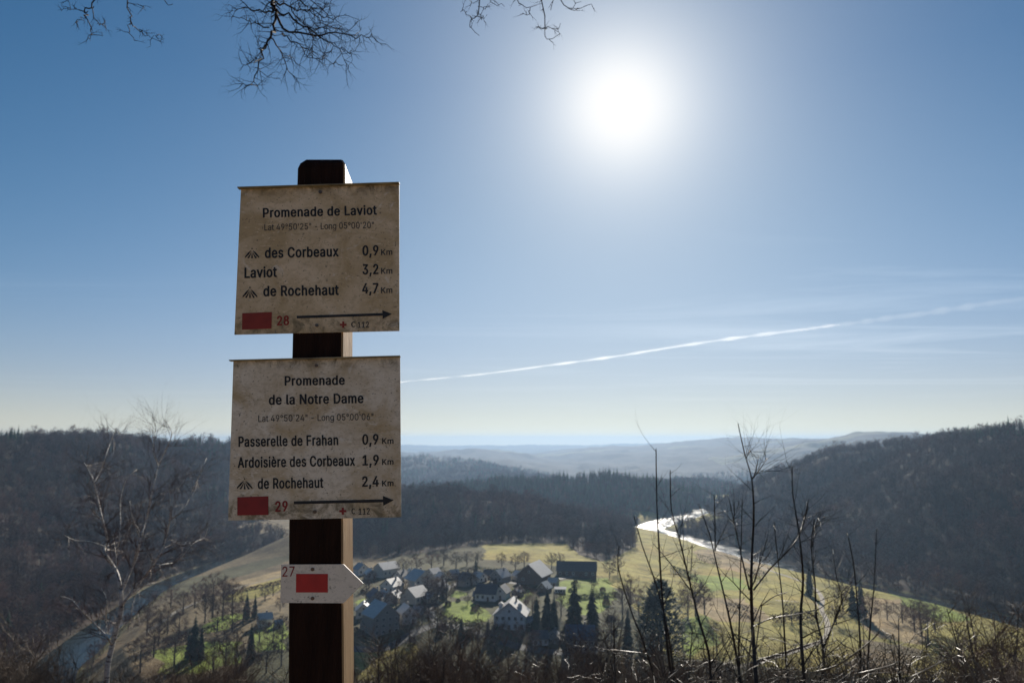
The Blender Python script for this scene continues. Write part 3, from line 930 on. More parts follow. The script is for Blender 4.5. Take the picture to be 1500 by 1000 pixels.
# outlines of the letters used on the signs: letter|advance|x,y x,y .../next outline
GLYPHS = {}
for _ln in r''' |187|
"|321|78,318 70,509 136,509 128,318/193,318 185,509 250,509 243,318
'|206|78,318 70,509 136,509 128,318
,|188|38,-119 68,71 137,71 84,-119
-|453|337,244 337,188 114,188 114,244
0|453|227,-7 191,-3 158,7 130,24 105,48 85,77 69,113 57,155 50,202 48,254 50,306 57,353 69,395 85,431 106,461 130,484 159,502 191,512 227,516 262,512 295,502 323,484 348,461 368,431 384,395 396,353 403,306 405,254 403,202 396,155 384,113 368,77 348,48 323,24 295,7 263,-3/227,50 250,52 271,60 290,74 306,92 320,116 330,144 338,176 342,213 344,254 342,295 338,332 330,365 320,393 306,416 290,435 271,449 250,457 227,460 203,457 182,449 163,435 147,416 134,393 123,365 115,332 111,295 109,254 111,213 115,176 123,144 134,116 147,92 163,74 182,60 203,52
1|453|76,0 76,55 391,55 391,0/276,509 276,0 212,0 212,448 209,448 86,358 86,427 198,509
2|453|64,0 64,47 234,229 252,248 268,266 282,282 299,305 311,327 318,348 320,371 317,397 308,419 293,436 273,449 250,457 224,460 196,457 172,447 153,433 139,413 130,390 127,362 66,362 68,391 75,418 86,442 102,464 121,482 143,496 168,507 196,513 225,516 254,513 281,507 306,497 328,482 346,465 361,445 372,423 379,398 381,372 378,345 371,318 363,299 351,280 336,259 317,235 294,209 267,180 153,60 153,57 389,57 389,0
3|453|218,-7 188,-5 159,1 133,10 108,22 88,38 70,57 57,79 48,104 44,132 109,132 115,107 126,87 144,71 165,59 191,52 219,50 248,53 275,61 297,74 315,93 325,116 329,145 326,172 316,196 299,217 275,234 254,241 229,246 201,248 157,248 157,299 288,448 288,452 70,452 70,509 372,509 372,461 211,278 211,289 247,290 279,286 308,276 333,262 354,244 371,222 383,198 391,173 393,145 390,116 383,90 370,66 354,45 333,27 309,12 281,2 251,-5
4|453|40,105 40,158 247,509 311,509 109,166 109,163 413,163 413,105/282,0 282,121 282,146 282,318 343,318 343,0
5|453|221,-7 192,-5 165,1 140,11 118,25 99,41 83,60 71,82 63,105 60,130 122,130 127,108 138,89 154,73 173,60 196,52 221,50 250,53 276,64 298,82 314,104 324,131 328,162 326,183 321,203 314,221 297,244 275,262 248,273 218,277 192,275 167,268 145,258 128,246 67,253 96,509 366,509 366,452 151,452 134,301 136,301 155,315 178,325 203,331 229,334 252,332 274,328 294,321 313,311 330,299 345,285 358,269 370,251 379,231 386,210 390,187 391,163 388,132 381,102 369,76 352,52 332,32 309,15 282,3 253,-4
6|453|226,-7 196,-4 168,3 142,15 119,31 100,51 84,74 73,101 66,130 64,162 65,187 71,212 80,239 93,268 112,302 137,340 252,509 322,509 151,261 145,261 154,275 165,288 179,299 196,307 214,312 235,314 265,312 291,305 316,295 337,280 355,262 370,240 380,215 387,187 389,157 387,127 379,98 368,73 352,50 333,30 310,14 284,3 257,-4/226,48 254,52 279,63 299,79 314,101 324,128 327,157 324,187 314,213 299,235 279,251 254,262 226,265 198,262 174,252 153,235 138,214 128,188 125,158 128,128 138,102 153,79 174,63 198,52
7|453|97,0 323,448 323,452 62,452 62,509 391,509 391,449 165,0
8|453|226,-7 193,-5 163,1 136,11 111,25 91,42 74,62 62,84 54,109 52,135 53,156 58,176 65,195 81,220 101,241 125,256 153,265 153,267 129,276 109,289 93,308 80,330 73,354 70,380 73,405 79,429 90,450 106,469 124,485 146,498 170,508 197,514 226,516 255,514 282,508 306,498 328,485 346,469 361,450 373,429 379,405 382,380 379,354 372,330 359,308 343,289 323,276 300,267 300,265 327,256 351,241 372,220 387,195 395,176 399,156 401,135 398,109 391,84 378,62 362,42 341,25 317,11 289,1 259,-5/226,49 258,52 285,60 307,74 323,91 333,113 337,139 333,165 322,189 305,208 283,223 256,232 226,235 196,232 169,223 147,208 130,189 119,165 115,139 119,113 129,91 145,74 167,60 185,54 205,50/226,290 252,292 274,300 293,313 307,330 316,351 319,376 316,399 308,420 294,437 275,449 252,457 226,460 200,457 177,449 159,437 145,420 136,399 133,376 136,351 145,330 159,313 178,300 201,292
9|453|226,516 256,513 285,506 310,494 333,478 352,458 368,434 380,408 387,378 389,347 387,322 382,296 373,270 359,240 340,207 315,168 200,0 130,0 301,248 307,248 299,234 287,221 273,210 257,202 238,196 218,195 188,197 161,203 137,214 116,229 98,247 83,269 72,294 66,321 64,352 66,382 73,411 85,436 101,459 120,479 143,494 168,506 196,513/226,460 199,457 174,446 154,429 138,407 129,381 125,352 129,322 138,295 154,274 174,257 199,247 226,243 254,247 279,257 299,273 314,295 324,321 327,350 324,381 314,407 299,429 279,446 254,457
A|480|16,0 201,509 276,509 463,0 395,0 287,302 280,323 272,346 264,372 255,402 244,438 232,478 245,478 233,437 222,402 213,371 204,345 197,322 191,302 85,0/110,142 110,199 370,199 370,142
C|510|267,-7 225,-3 186,7 150,25 119,49 92,79 70,115 53,157 44,203 40,254 44,305 53,352 70,393 92,429 119,459 150,484 186,501 225,512 267,516 293,514 317,511 340,504 362,496 383,485 402,471 419,456 435,438 448,418 459,397 467,373 473,348 408,348 401,373 389,395 375,413 357,428 337,440 315,449 292,454 267,456 237,453 209,445 184,432 161,414 141,391 125,364 113,332 106,295 103,254 106,213 113,177 125,145 141,117 161,94 184,76 210,63 237,56 267,53 292,55 315,60 337,69 357,81 375,96 389,114 401,136 408,160 473,160 467,135 459,112 448,91 435,71 420,53 402,38 383,24 363,13 341,5 317,-2 293,-6
D|502|219,0 96,0 96,57 215,57 254,60 288,68 318,81 343,99 363,122 379,149 390,181 397,216 399,255 397,294 390,329 379,361 364,388 344,410 320,428 291,441 258,449 221,452 93,452 93,509 225,509 273,505 315,495 353,478 385,455 412,426 433,391 449,351 458,306 462,255 458,205 449,159 433,119 411,83 384,54 351,31 312,14 268,3/125,509 125,0 60,0 60,509
F|410|60,0 60,509 369,509 369,452 125,452 125,278 346,278 346,221 125,221 125,0
K|467|104,145 104,216 122,239 139,261 157,282 174,303 193,324 212,344 364,509 448,509 231,276 228,276/60,0 60,509 125,509 125,334 124,225 125,193 125,0/372,0 188,259 228,309 449,0
L|393|60,0 60,509 125,509 125,57 361,57 361,0
N|523|60,0 60,509 136,509 343,183 352,169 363,151 375,130 388,107 401,82 414,55 405,54 402,81 401,108 400,134 399,157 399,195 399,509 463,509 463,0 387,0 202,290 177,331 164,354 148,381 108,452 119,454 122,384 124,328 125,291 125,0
P|445|60,0 60,509 235,509 272,506 305,499 332,487 356,471 375,452 390,430 400,404 407,377 409,348 407,318 400,291 390,265 375,243 356,223 332,207 305,195 272,188 235,186 109,186 109,242 233,242 257,244 279,248 297,256 318,272 333,294 342,319 344,348 342,376 333,402 318,423 297,439 279,446 257,451 232,452 125,452 125,0
R|449|60,0 60,509 236,509 273,506 305,500 333,489 356,473 376,455 390,433 401,408 407,381 409,352 407,323 401,296 390,271 376,250 356,232 333,217 305,206 273,200 236,198 96,198 96,255 234,255 258,256 280,260 298,267 319,281 334,300 342,324 345,352 342,380 334,405 319,425 298,440 279,446 258,451 233,452 125,452 125,0/353,0 230,229 303,229 428,0
a|389|160,-9 137,-7 115,-3 94,5 76,15 60,29 48,45 38,63 32,84 30,108 34,138 43,161 58,179 78,193 100,203 125,211 152,216 178,220 234,227 252,230 265,235 273,243 276,255 276,257 273,279 267,297 256,311 240,322 220,329 196,331 171,329 149,322 132,313 118,301 107,288 100,274 41,291 51,313 64,331 79,346 95,358 114,368 133,375 153,380 173,383 194,384 215,383 239,379 263,372 286,360 306,343 322,320 330,301 335,278 337,251 337,0 277,0 277,52 272,52 264,38 252,25 236,12 215,1 190,-6/170,45 202,49 228,59 248,74 263,93 272,115 276,138 276,190 270,186 259,182 246,179 231,176 200,171 175,168 154,164 134,159 117,150 103,139 95,124 92,105 94,87 102,72 114,61 130,52 149,47
b|424|229,-8 198,-5 172,4 153,17 138,31 127,46 118,59 112,59 112,0 53,0 53,509 114,509 114,319 118,319 127,331 137,346 152,360 171,373 197,381 229,384 259,382 287,374 313,361 335,342 354,320 370,293 381,261 388,227 390,189 388,151 381,116 370,84 355,57 336,34 313,16 288,3 260,-6/220,47 242,49 262,55 279,66 294,80 306,97 316,117 323,139 327,163 328,189 327,215 323,239 316,261 307,281 295,298 280,311 262,322 243,328 220,330 198,328 178,322 161,312 147,299 134,282 125,263 118,241 114,216 113,189 114,162 118,138 125,115 135,95 147,78 162,65 179,55 198,49
c|396|207,-8 174,-5 144,3 117,16 93,35 72,58 56,85 44,116 37,150 34,187 37,225 44,260 56,291 72,318 93,341 117,360 144,374 174,382 207,384 234,383 260,377 284,368 305,356 324,341 340,322 353,301 362,277 303,262 298,276 290,289 281,301 270,311 257,319 242,325 226,329 207,330 184,328 163,321 145,310 130,296 118,278 108,258 102,236 98,212 96,187 98,163 102,139 108,117 118,97 130,80 145,66 163,55 184,49 207,46 226,48 243,52 258,58 271,66 282,76 292,89 299,102 304,117 363,102 354,78 341,56 325,37 306,21 285,9 261,-1 235,-6
d|424|195,-8 165,-6 137,3 111,16 89,34 70,57 55,84 43,116 36,151 34,189 36,227 43,261 55,293 70,320 89,342 112,361 137,374 165,382 196,384 228,381 253,373 272,360 287,346 298,331 306,319 311,319 311,509 372,509 372,0 313,0 313,59 307,59 298,46 287,31 272,17 252,4 227,-5/205,47 226,49 246,55 263,65 278,78 290,95 299,115 306,138 310,162 312,189 310,216 306,241 300,263 290,282 278,299 263,312 246,322 227,328 205,330 182,328 162,322 145,311 130,298 118,281 108,261 102,239 98,215 96,189 98,163 102,139 109,117 118,97 130,80 145,66 162,55 182,49
e|404|212,-8 177,-5 145,3 117,16 92,35 72,58 56,85 44,116 37,150 34,187 36,224 44,258 55,290 71,317 91,340 115,359 142,373 172,382 205,384 226,383 246,380 266,374 285,366 303,355 319,341 334,324 347,305 357,282 365,256 370,227 371,194 371,169 75,169 75,221 338,221 310,202 308,226 304,248 298,269 283,294 263,314 237,326 205,330 183,328 164,323 146,313 125,294 109,270 99,241 96,211 96,178 98,151 102,127 110,106 121,88 135,73 151,61 169,53 190,48 212,46 234,48 254,53 271,61 285,73 297,88 306,105 365,91 353,63 335,39 320,26 302,14 283,4 261,-3 237,-7
g|425|207,-151 180,-149 156,-146 134,-140 105,-127 82,-110 64,-91 51,-69 101,-41 110,-53 122,-66 136,-78 154,-88 178,-95 207,-97 236,-95 261,-87 282,-75 298,-58 308,-34 311,-6 311,68 306,68 298,56 287,41 272,28 252,16 227,8 195,5 165,7 138,14 113,27 90,43 71,65 55,90 43,120 36,154 34,191 36,229 43,263 55,293 71,320 90,342 112,361 138,374 166,382 196,384 228,382 253,373 273,360 288,346 299,331 308,319 313,319 313,379 372,379 372,-9 370,-40 363,-67 350,-90 334,-109 314,-124 291,-136 265,-144 237,-149/205,59 227,61 246,66 264,75 285,95 300,121 307,142 311,166 312,193 311,219 307,242 300,264 291,283 279,299 264,312 247,322 227,328 205,330 182,328 163,322 145,312 130,298 118,282 109,262 102,241 98,218 96,193 98,167 102,144 109,123 124,96 145,76 163,66 183,61
h|410|114,227 114,0 53,0 53,509 114,509 114,287 102,287 116,319 132,344 152,362 175,374 200,382 227,384 252,383 275,377 295,369 313,356 328,340 341,321 350,298 355,271 357,240 357,0 296,0 296,235 293,263 286,286 273,304 256,318 235,326 210,329 184,326 161,317 141,303 126,283 117,257
i|167|53,0 53,379 114,379 114,0/84,443 67,446 54,455 44,468 41,483 44,499 54,512 67,521 84,524 100,521 114,512 123,499 126,483 123,468 114,455 100,446
l|189|139,-2 112,0 91,8 74,20 62,37 55,59 53,84 53,509 114,509 114,99 115,77 120,62 130,54 146,52 160,53 170,54 181,3 162,-1 151,-2
m|610|53,0 53,379 112,379 112,295 108,295 118,323 132,346 151,363 172,376 195,384 219,386 245,383 268,375 287,361 303,342 314,320 321,295 312,295 322,321 337,343 357,361 381,375 407,383 437,386 458,385 478,380 497,372 514,361 529,346 541,328 550,307 555,283 557,255 557,0 496,0 496,254 493,279 485,298 473,313 447,326 419,330 395,328 374,320 358,307 345,290 338,270 335,247 335,0 274,0 274,260 269,288 253,311 229,326 199,330 178,328 158,320 140,307 126,289 117,266 114,238 114,0
n|410|114,227 114,0 53,0 53,379 112,379 112,287 102,287 116,319 132,344 152,362 175,374 200,382 227,384 252,383 275,377 295,369 313,356 328,340 341,321 350,298 355,271 357,240 357,0 296,0 296,235 293,263 286,286 273,304 256,318 235,326 210,329 184,326 161,317 141,303 126,283 117,257
o|415|207,-8 174,-5 144,3 117,16 93,35 72,58 56,85 44,116 37,150 34,187 37,225 44,260 56,291 72,318 93,341 117,360 144,374 174,382 207,384 241,382 271,374 299,360 323,341 343,318 359,291 371,260 379,225 381,187 379,150 371,116 359,85 343,58 323,35 299,16 271,3 241,-5/207,46 231,49 252,55 270,66 285,80 298,97 307,117 314,139 318,163 319,187 318,212 314,236 307,258 298,278 285,296 270,310 252,321 231,328 207,330 184,328 163,321 145,310 130,296 118,278 108,258 102,236 98,212 96,187 98,163 102,139 108,117 118,97 130,80 145,66 163,55 184,49
r|259|53,0 53,379 112,379 112,321 115,321 130,347 152,367 171,377 191,383 213,385 229,384 243,384 243,322 230,324 219,325 207,326 182,323 159,315 140,301 126,284 117,262 114,237 114,0
s|365|182,-8 157,-7 133,-3 112,3 93,12 76,24 62,38 50,54 41,73 36,94 94,107 105,79 124,60 150,49 181,45 206,47 227,53 244,62 262,81 268,103 265,121 254,136 237,147 212,155 149,170 118,180 92,192 72,208 58,227 50,249 47,274 49,295 55,314 65,332 79,347 95,360 115,370 137,378 161,383 187,384 212,383 234,379 254,372 279,358 299,339 314,316 324,290 268,277 258,298 243,316 219,328 187,333 156,329 131,317 114,299 109,277 112,258 124,243 144,232 172,223 229,209 261,200 287,187 306,171 320,153 328,131 331,107 329,85 323,65 312,47 298,31 281,18 260,6 236,-2 210,-7
t|227|204,379 204,327 6,327 6,379/65,471 126,471 126,98 128,76 136,61 150,53 170,50 185,51 202,54 213,2 203,-1 192,-3 180,-4 168,-4 138,-1 113,7 92,21 77,41 68,64 65,93
u|410|182,-5 158,-3 135,2 115,11 97,23 82,39 69,59 60,82 54,109 53,139 53,379 114,379 114,144 116,117 124,94 137,75 154,61 175,53 200,50 226,53 249,62 268,77 283,97 293,122 296,153 296,379 357,379 357,0 298,0 298,92 307,92 294,60 277,35 257,17 234,5 209,-3
v|389|163,0 17,379 84,379 165,155 173,132 180,110 187,87 193,64 199,42 206,21 184,21 191,42 197,64 203,87 209,110 216,132 224,155 305,379 371,379 226,0
x|379|21,0 171,218 171,171 29,379 100,379 147,306 159,287 170,270 179,253 193,229 207,206 175,206 190,229 202,253 211,270 222,287 233,306 282,379 352,379 209,169 209,214 358,0 287,0 231,85 214,112 200,136 187,159 173,182 205,182 191,159 178,136 165,112 148,85 91,0
°|316|158,283 128,287 101,298 77,316 59,340 47,367 43,397 45,418 50,437 59,455 77,479 101,497 128,509 158,513 188,509 216,497 239,479 257,455 266,437 271,418 273,397 269,367 257,340 239,316 216,298 188,287/158,334 175,336 190,343 203,353 213,366 220,381 222,397 220,414 213,430 203,443 190,453 175,459 158,462 141,459 126,453 113,443 103,430 97,414 95,397 97,381 103,366 113,353 126,343 141,336
è|404|212,-8 177,-5 145,3 117,16 92,35 72,58 56,85 44,116 37,150 34,187 36,224 44,258 55,290 71,317 91,340 115,359 142,373 172,382 205,384 226,383 246,380 266,374 285,366 303,355 319,341 334,324 347,305 357,282 365,256 370,227 371,194 371,169 75,169 75,221 338,221 310,202 308,226 304,248 298,269 283,294 263,314 237,326 205,330 183,328 164,323 146,313 125,294 109,270 99,241 96,211 96,178 98,151 102,127 110,106 121,88 135,73 151,61 169,53 190,48 212,46 234,48 254,53 271,61 285,73 297,88 306,105 365,91 353,63 335,39 320,26 302,14 283,4 261,-3 237,-7/180,429 114,529 182,529 230,429'''.split('\n'):
    _c, _a, _o = _ln[0], *_ln[2:].split('|')
    GLYPHS[_c] = (int(_a), [[tuple(map(int, q.split(','))) for q in w.split()] for w in _o.split('/') if w])


_glyph_cache = {}


def glyph_spans(ch, t):
    """the letter's outlines thickened by t, cut into thin level strips: a list of four-cornered pieces"""
    key = (ch, round(t, 2))
    if key in _glyph_cache:
        return _glyph_cache[key]
    loops = [q if GLYPH_SIDE < 0 else q[::-1] for q in GLYPHS[ch][1]]
    levels = set()
    extra = []
    for q in loops:
        for k in range(len(q)):
            (x0, y0), (x1, y1) = q[k - 1], q[k]
            l = math.hypot(x1 - x0, y1 - y0)
            if l < 1:
                continue
            if abs(y1 - y0) < .5:
                levels |= {y0 - t * .5, y0 + t * .5}
            if t < 2:
                continue
            nx, ny = -(y1 - y0) / l * t, (x1 - x0) / l * t * .5
            ex, ey = (x1 - x0) / l * t * .5, (y1 - y0) / l * t * .3
            extra.append([(x0 - nx - ex, y0 - ny - ey), (x1 - nx + ex, y1 - ny + ey), (x1 + nx + ex, y1 + ny + ey), (x0 + nx - ex, y0 + ny - ey)])
    E = []
    for q in loops + extra:
        for k in range(len(q)):
            (x0, y0), (x1, y1) = q[k - 1], q[k]
            if abs(y1 - y0) > 1e-6:
                E.append((x0, y0, x1, y1))
    E = np.array(E)
    lo, hi = E[:, [1, 3]].min(), E[:, [1, 3]].max()
    levels |= set(np.arange(lo, hi, 8.0)) | {lo, hi}
    lv = sorted(v for v in levels if lo <= v <= hi)
    lv = [v for k, v in enumerate(lv) if k == 0 or v - lv[k - 1] > .5]
    ylo, yhi = np.minimum(E[:, 1], E[:, 3]), np.maximum(E[:, 1], E[:, 3])
    sgn = np.where(E[:, 3] > E[:, 1], 1, -1)
    sl = (E[:, 2] - E[:, 0]) / (E[:, 3] - E[:, 1])
    out = []
    for y0, y1 in zip(lv[:-1], lv[1:]):
        ym = (y0 + y1) / 2
        m = np.where((ylo <= ym) & (yhi > ym))[0]
        xm = E[m, 0] + (ym - E[m, 1]) * sl[m]
        o = np.argsort(xm)
        w = 0
        st = None
        for k in o:
            w2 = w + sgn[m[k]]
            if w == 0 and w2 != 0:
                st = m[k]
            elif w != 0 and w2 == 0:
                a, b = st, m[k]
                fx = lambda e, y: E[e, 0] + (min(max(y, ylo[e]), yhi[e]) - E[e, 1]) * sl[e]
                out.append([(fx(a, y0), y0), (fx(b, y0), y0), (fx(b, y1), y1), (fx(a, y1), y1)])
            w = w2
    _glyph_cache[key] = out
    return out


def text_geo(body, bold):
    co, fs = [], []
    x = 0
    for ch in body:
        adv = GLYPHS[ch][0]
        if GLYPHS[ch][1]:
            for q in glyph_spans(ch, bold * 1000):
                n = len(co)
                co += [((a + x) / 1000, b / 1000) for a, b in q]
                fs.append((n, n + 1, n + 2, n + 3))
        x += adv + bold * 1400
    return np.array(co), fs


_h = GLYPHS['L'][1][0]
GLYPH_SIDE = -1 if sum(_h[k - 1][0] * _h[k][1] - _h[k][0] * _h[k - 1][1] for k in range(len(_h))) > 0 else 1
CAP = .509


def lettering(root, body, x0, y0, x1, y1, cap, mat, bold=.014, off=.0036):
    """one line of print; (x0,y0)-(x1,y1) is its baseline in the photograph, cap its capital height there"""
    co, fs = text_geo(body, bold)
    lo, hi = co[:, 0].min(), co[:, 0].max()
    A, B = plane(x0, y0, off), plane(x1, y1, off)
    U = (B - A) / (hi - lo)
    T = plane(x0, y0 - cap, off)
    V = (T - A) * (1 / CAP)
    mb = MB()
    mb.v = [tuple(A + U * (c[0] - lo) + V * c[1]) for c in co]
    mb.f = fs
    return mb.build('lettering', mat, root)


def flat(root, name, polys, mat, off=.0036):
    mb = MB()
    for p in polys:
        mb.poly([plane(px, py, off) for px, py in reversed(p)])
    return mb.build(name, mat, root)


def disc(cx, cy_, r, n=14):
    return [(cx + r * math.cos(2 * math.pi * k / n), cy_ + r * math.sin(2 * math.pi * k / n)) for k in range(n)]


def screw(root, px, py, r=2.6, ring=None):
    mb = MB()
    for rr, a, b in ((r, .0030, .0052), (r * .55, .0052, .0058)):
        solid_from_pixels(mb, disc(px, py, rr)[::-1], a, b)
    o = mb.build('screw', MAT['screw'], root)
    return o


def viewpoint_icon(root, x0, y0, x1, y1):
    """fan of five widening rays under a dot"""
    w, h = x1 - x0, y1 - y0
    P = lambda u, v: (x0 + u * w, y0 + v * h)
    polys = [
        [P(.46, .20), P(.28, .62), P(.0, .98), P(.0, .82), P(.22, .45)],
        [P(.47, .28), P(.40, .66), P(.28, 1.0), P(.16, .98), P(.36, .58)],
        [P(.49, .42), P(.51, .42), P(.56, 1.0), P(.44, 1.0)],
        [P(.53, .28), P(.64, .58), P(.84, .98), P(.72, 1.0), P(.60, .66)],
        [P(.54, .20), P(.78, .45), P(1.0, .82), P(1.0, .98), P(.72, .62)],
        disc(x0 + w * .5, y0 + h * .06, h * .07, 8),
    ]
    return flat(root, 'viewpoint_icon', [p if k == 5 else p for k, p in enumerate(polys)], MAT['print_black'])


def handset_icon(root, cx, cy_, s):
    polys = []
    ang = [math.radians(a) for a in np.linspace(-62, 62, 9)]
    outer = [(cx + s * .62 - s * .95 * math.cos(a), cy_ - s * .95 * math.sin(a)) for a in ang]
    inner = [(cx + s * .62 - s * .62 * math.cos(a), cy_ - s * .80 * math.sin(a)) for a in ang]
    for i in range(8):
        polys.append([outer[i], inner[i], inner[i + 1], outer[i + 1]])
    for e in (0, -1):
        polys.append([(outer[e][0], outer[e][1]), (outer[e][0] + s * .5, outer[e][1] - s * .12 * (1 if e == 0 else -1)),
                      (outer[e][0] + s * .45, outer[e][1] - s * .42 * (1 if e == 0 else -1)), (inner[e][0] - .2, inner[e][1] - s * .1 * (1 if e == 0 else -1))])
    return flat(root, 'handset_icon', polys, MAT['print_black'])


def arrow(root, x0, y0, x1, y1, th, head):
    (hx0, hy0), (hx1, hy1), (tx, ty) = head
    h = th / 2
    return flat(root, 'arrow', [[(x0, y0 - h), (x1, y1 - h), (x1, y1 + h), (x0, y0 + h)], [(hx0, hy0), (tx, ty), (hx1, hy1)]], MAT['print_black'])


def cross(root, cx, cy_, s, mat):
    t = s * .3
    return flat(root, 'red_cross', [[(cx - s, cy_ - t), (cx + s, cy_ - t), (cx + s, cy_ + t), (cx - s, cy_ + t)],
                                    [(cx - t, cy_ - s), (cx + t, cy_ - s), (cx + t, cy_ - t), (cx - t, cy_ - t)],
                                    [(cx - t, cy_ + t), (cx + t, cy_ + t), (cx + t, cy_ + s), (cx - t, cy_ + s)]], mat)


def build_post():
    root = thing('waymark_post', 'square dark brown wooden post with rounded top holding the trail plates', 'post',
                 tuple(plane(462, 1000) * np.array([1, 1, 0]) + np.array([0, 0, 98.2])))
    inv = -np.array(root.location)
    mb = MB()
    lf = lambda py: np.interp(py, [235, 270, 500, 760, 1000], [436, 435, 428, 423, 422.3])
    rt = lambda py: np.interp(py, [235, 270, 500, 760, 1000], [505.2, 505, 502.2, 502, 503.6])
    depth = 0.125
    turn = math.radians(3.0)
    rows = []
    # bevelled cap, then down to the ground
    spec = [(231.5, .012, .006, .008), (238, .004, .001, .002), (246, 0.0, 0, 0)] + [(py, 0, 0, 0) for py in np.linspace(262, 1000, 18)]
    for py, inx, inxr, iny in spec:
        A, B = plane(lf(py) , py, 0), plane(rt(py), py, 0)
        A = A + np.array([inx, 0, 0]) - VN * iny
        B = B - np.array([inxr, 0, 0]) - VN * iny
        back = -VN * (depth - 2 * iny) - np.array([1, 0, 0]) * math.sin(turn) * (depth - 2 * iny)
        e = 0.003
        bx = np.array([.004, 0, 0]) if py < 236 else np.zeros(3)
        rows.append([A + np.array([e, 0, 0]), B - np.array([e, 0, 0]), B - VN * e, B + back + VN * e - bx * 1.5, B + back - np.array([e, 0, 0]) - bx * 1.5,
                     A + back + np.array([e, 0, 0]), A + back + VN * e, A - VN * e])
    bot = [p - VUP * ((p[2] - 98.0) / VUP[2]) for p in rows[-1]]
    rows.append(bot)
    k = len(rows[0])
    for r_ in rows:
        mb.v += [tuple(p + inv) for p in r_]
    for i in range(len(rows) - 1):
        for j in range(k):
            j2 = (j + 1) % k
            mb.f.append((i * k + j, (i + 1) * k + j, (i + 1) * k + j2, i * k + j2))
    mb.f.append(tuple(range(k)))
    mb.f.append(tuple(reversed(range((len(rows) - 1) * k, len(rows) * k))))
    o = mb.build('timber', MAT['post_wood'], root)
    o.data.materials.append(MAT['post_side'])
    for i, f in enumerate(o.data.polygons):  # right side and back take the timber colour painted as sunlit
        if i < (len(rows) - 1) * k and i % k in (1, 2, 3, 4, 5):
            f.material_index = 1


build_post()


def mount(root):
    """children were built in world space; hang them on the root without moving them"""
    for ch in list(root.children):
        ch.matrix_parent_inverse = Matrix.Translation(-Vector(root.location))


Z1 = lambda x, y: (320 + x / 3.447, 210 + y / 3.447)
Z2 = lambda x, y: (320 + x / 3.447, 490 + y / 3.447)
Z3 = lambda x, y: (390 + x / 4.0, 750 + y / 4.0)


def sign_board(root, quad, mat, lip):
    mb = MB()
    solid_from_pixels(mb, quad[::-1], .0006, .0030)
    mb.build('board', mat, root)
    mb = MB()
    (ax, ay), (bx, by) = lip
    a0, b0 = plane(ax, ay, .0006), plane(bx, by, .0006)
    n0, n1 = VN * .0, VN * .012
    u = VUP * .0018
    mb.prism([a0 + n0, b0 + n0, b0 + n1, a0 + n1], [a0 + n0 + u, b0 + n0 + u, b0 + n1 + u * 1.0, a0 + n1 + u * 1.0])
    mb.build('folded_lip', MAT['lip'], root)


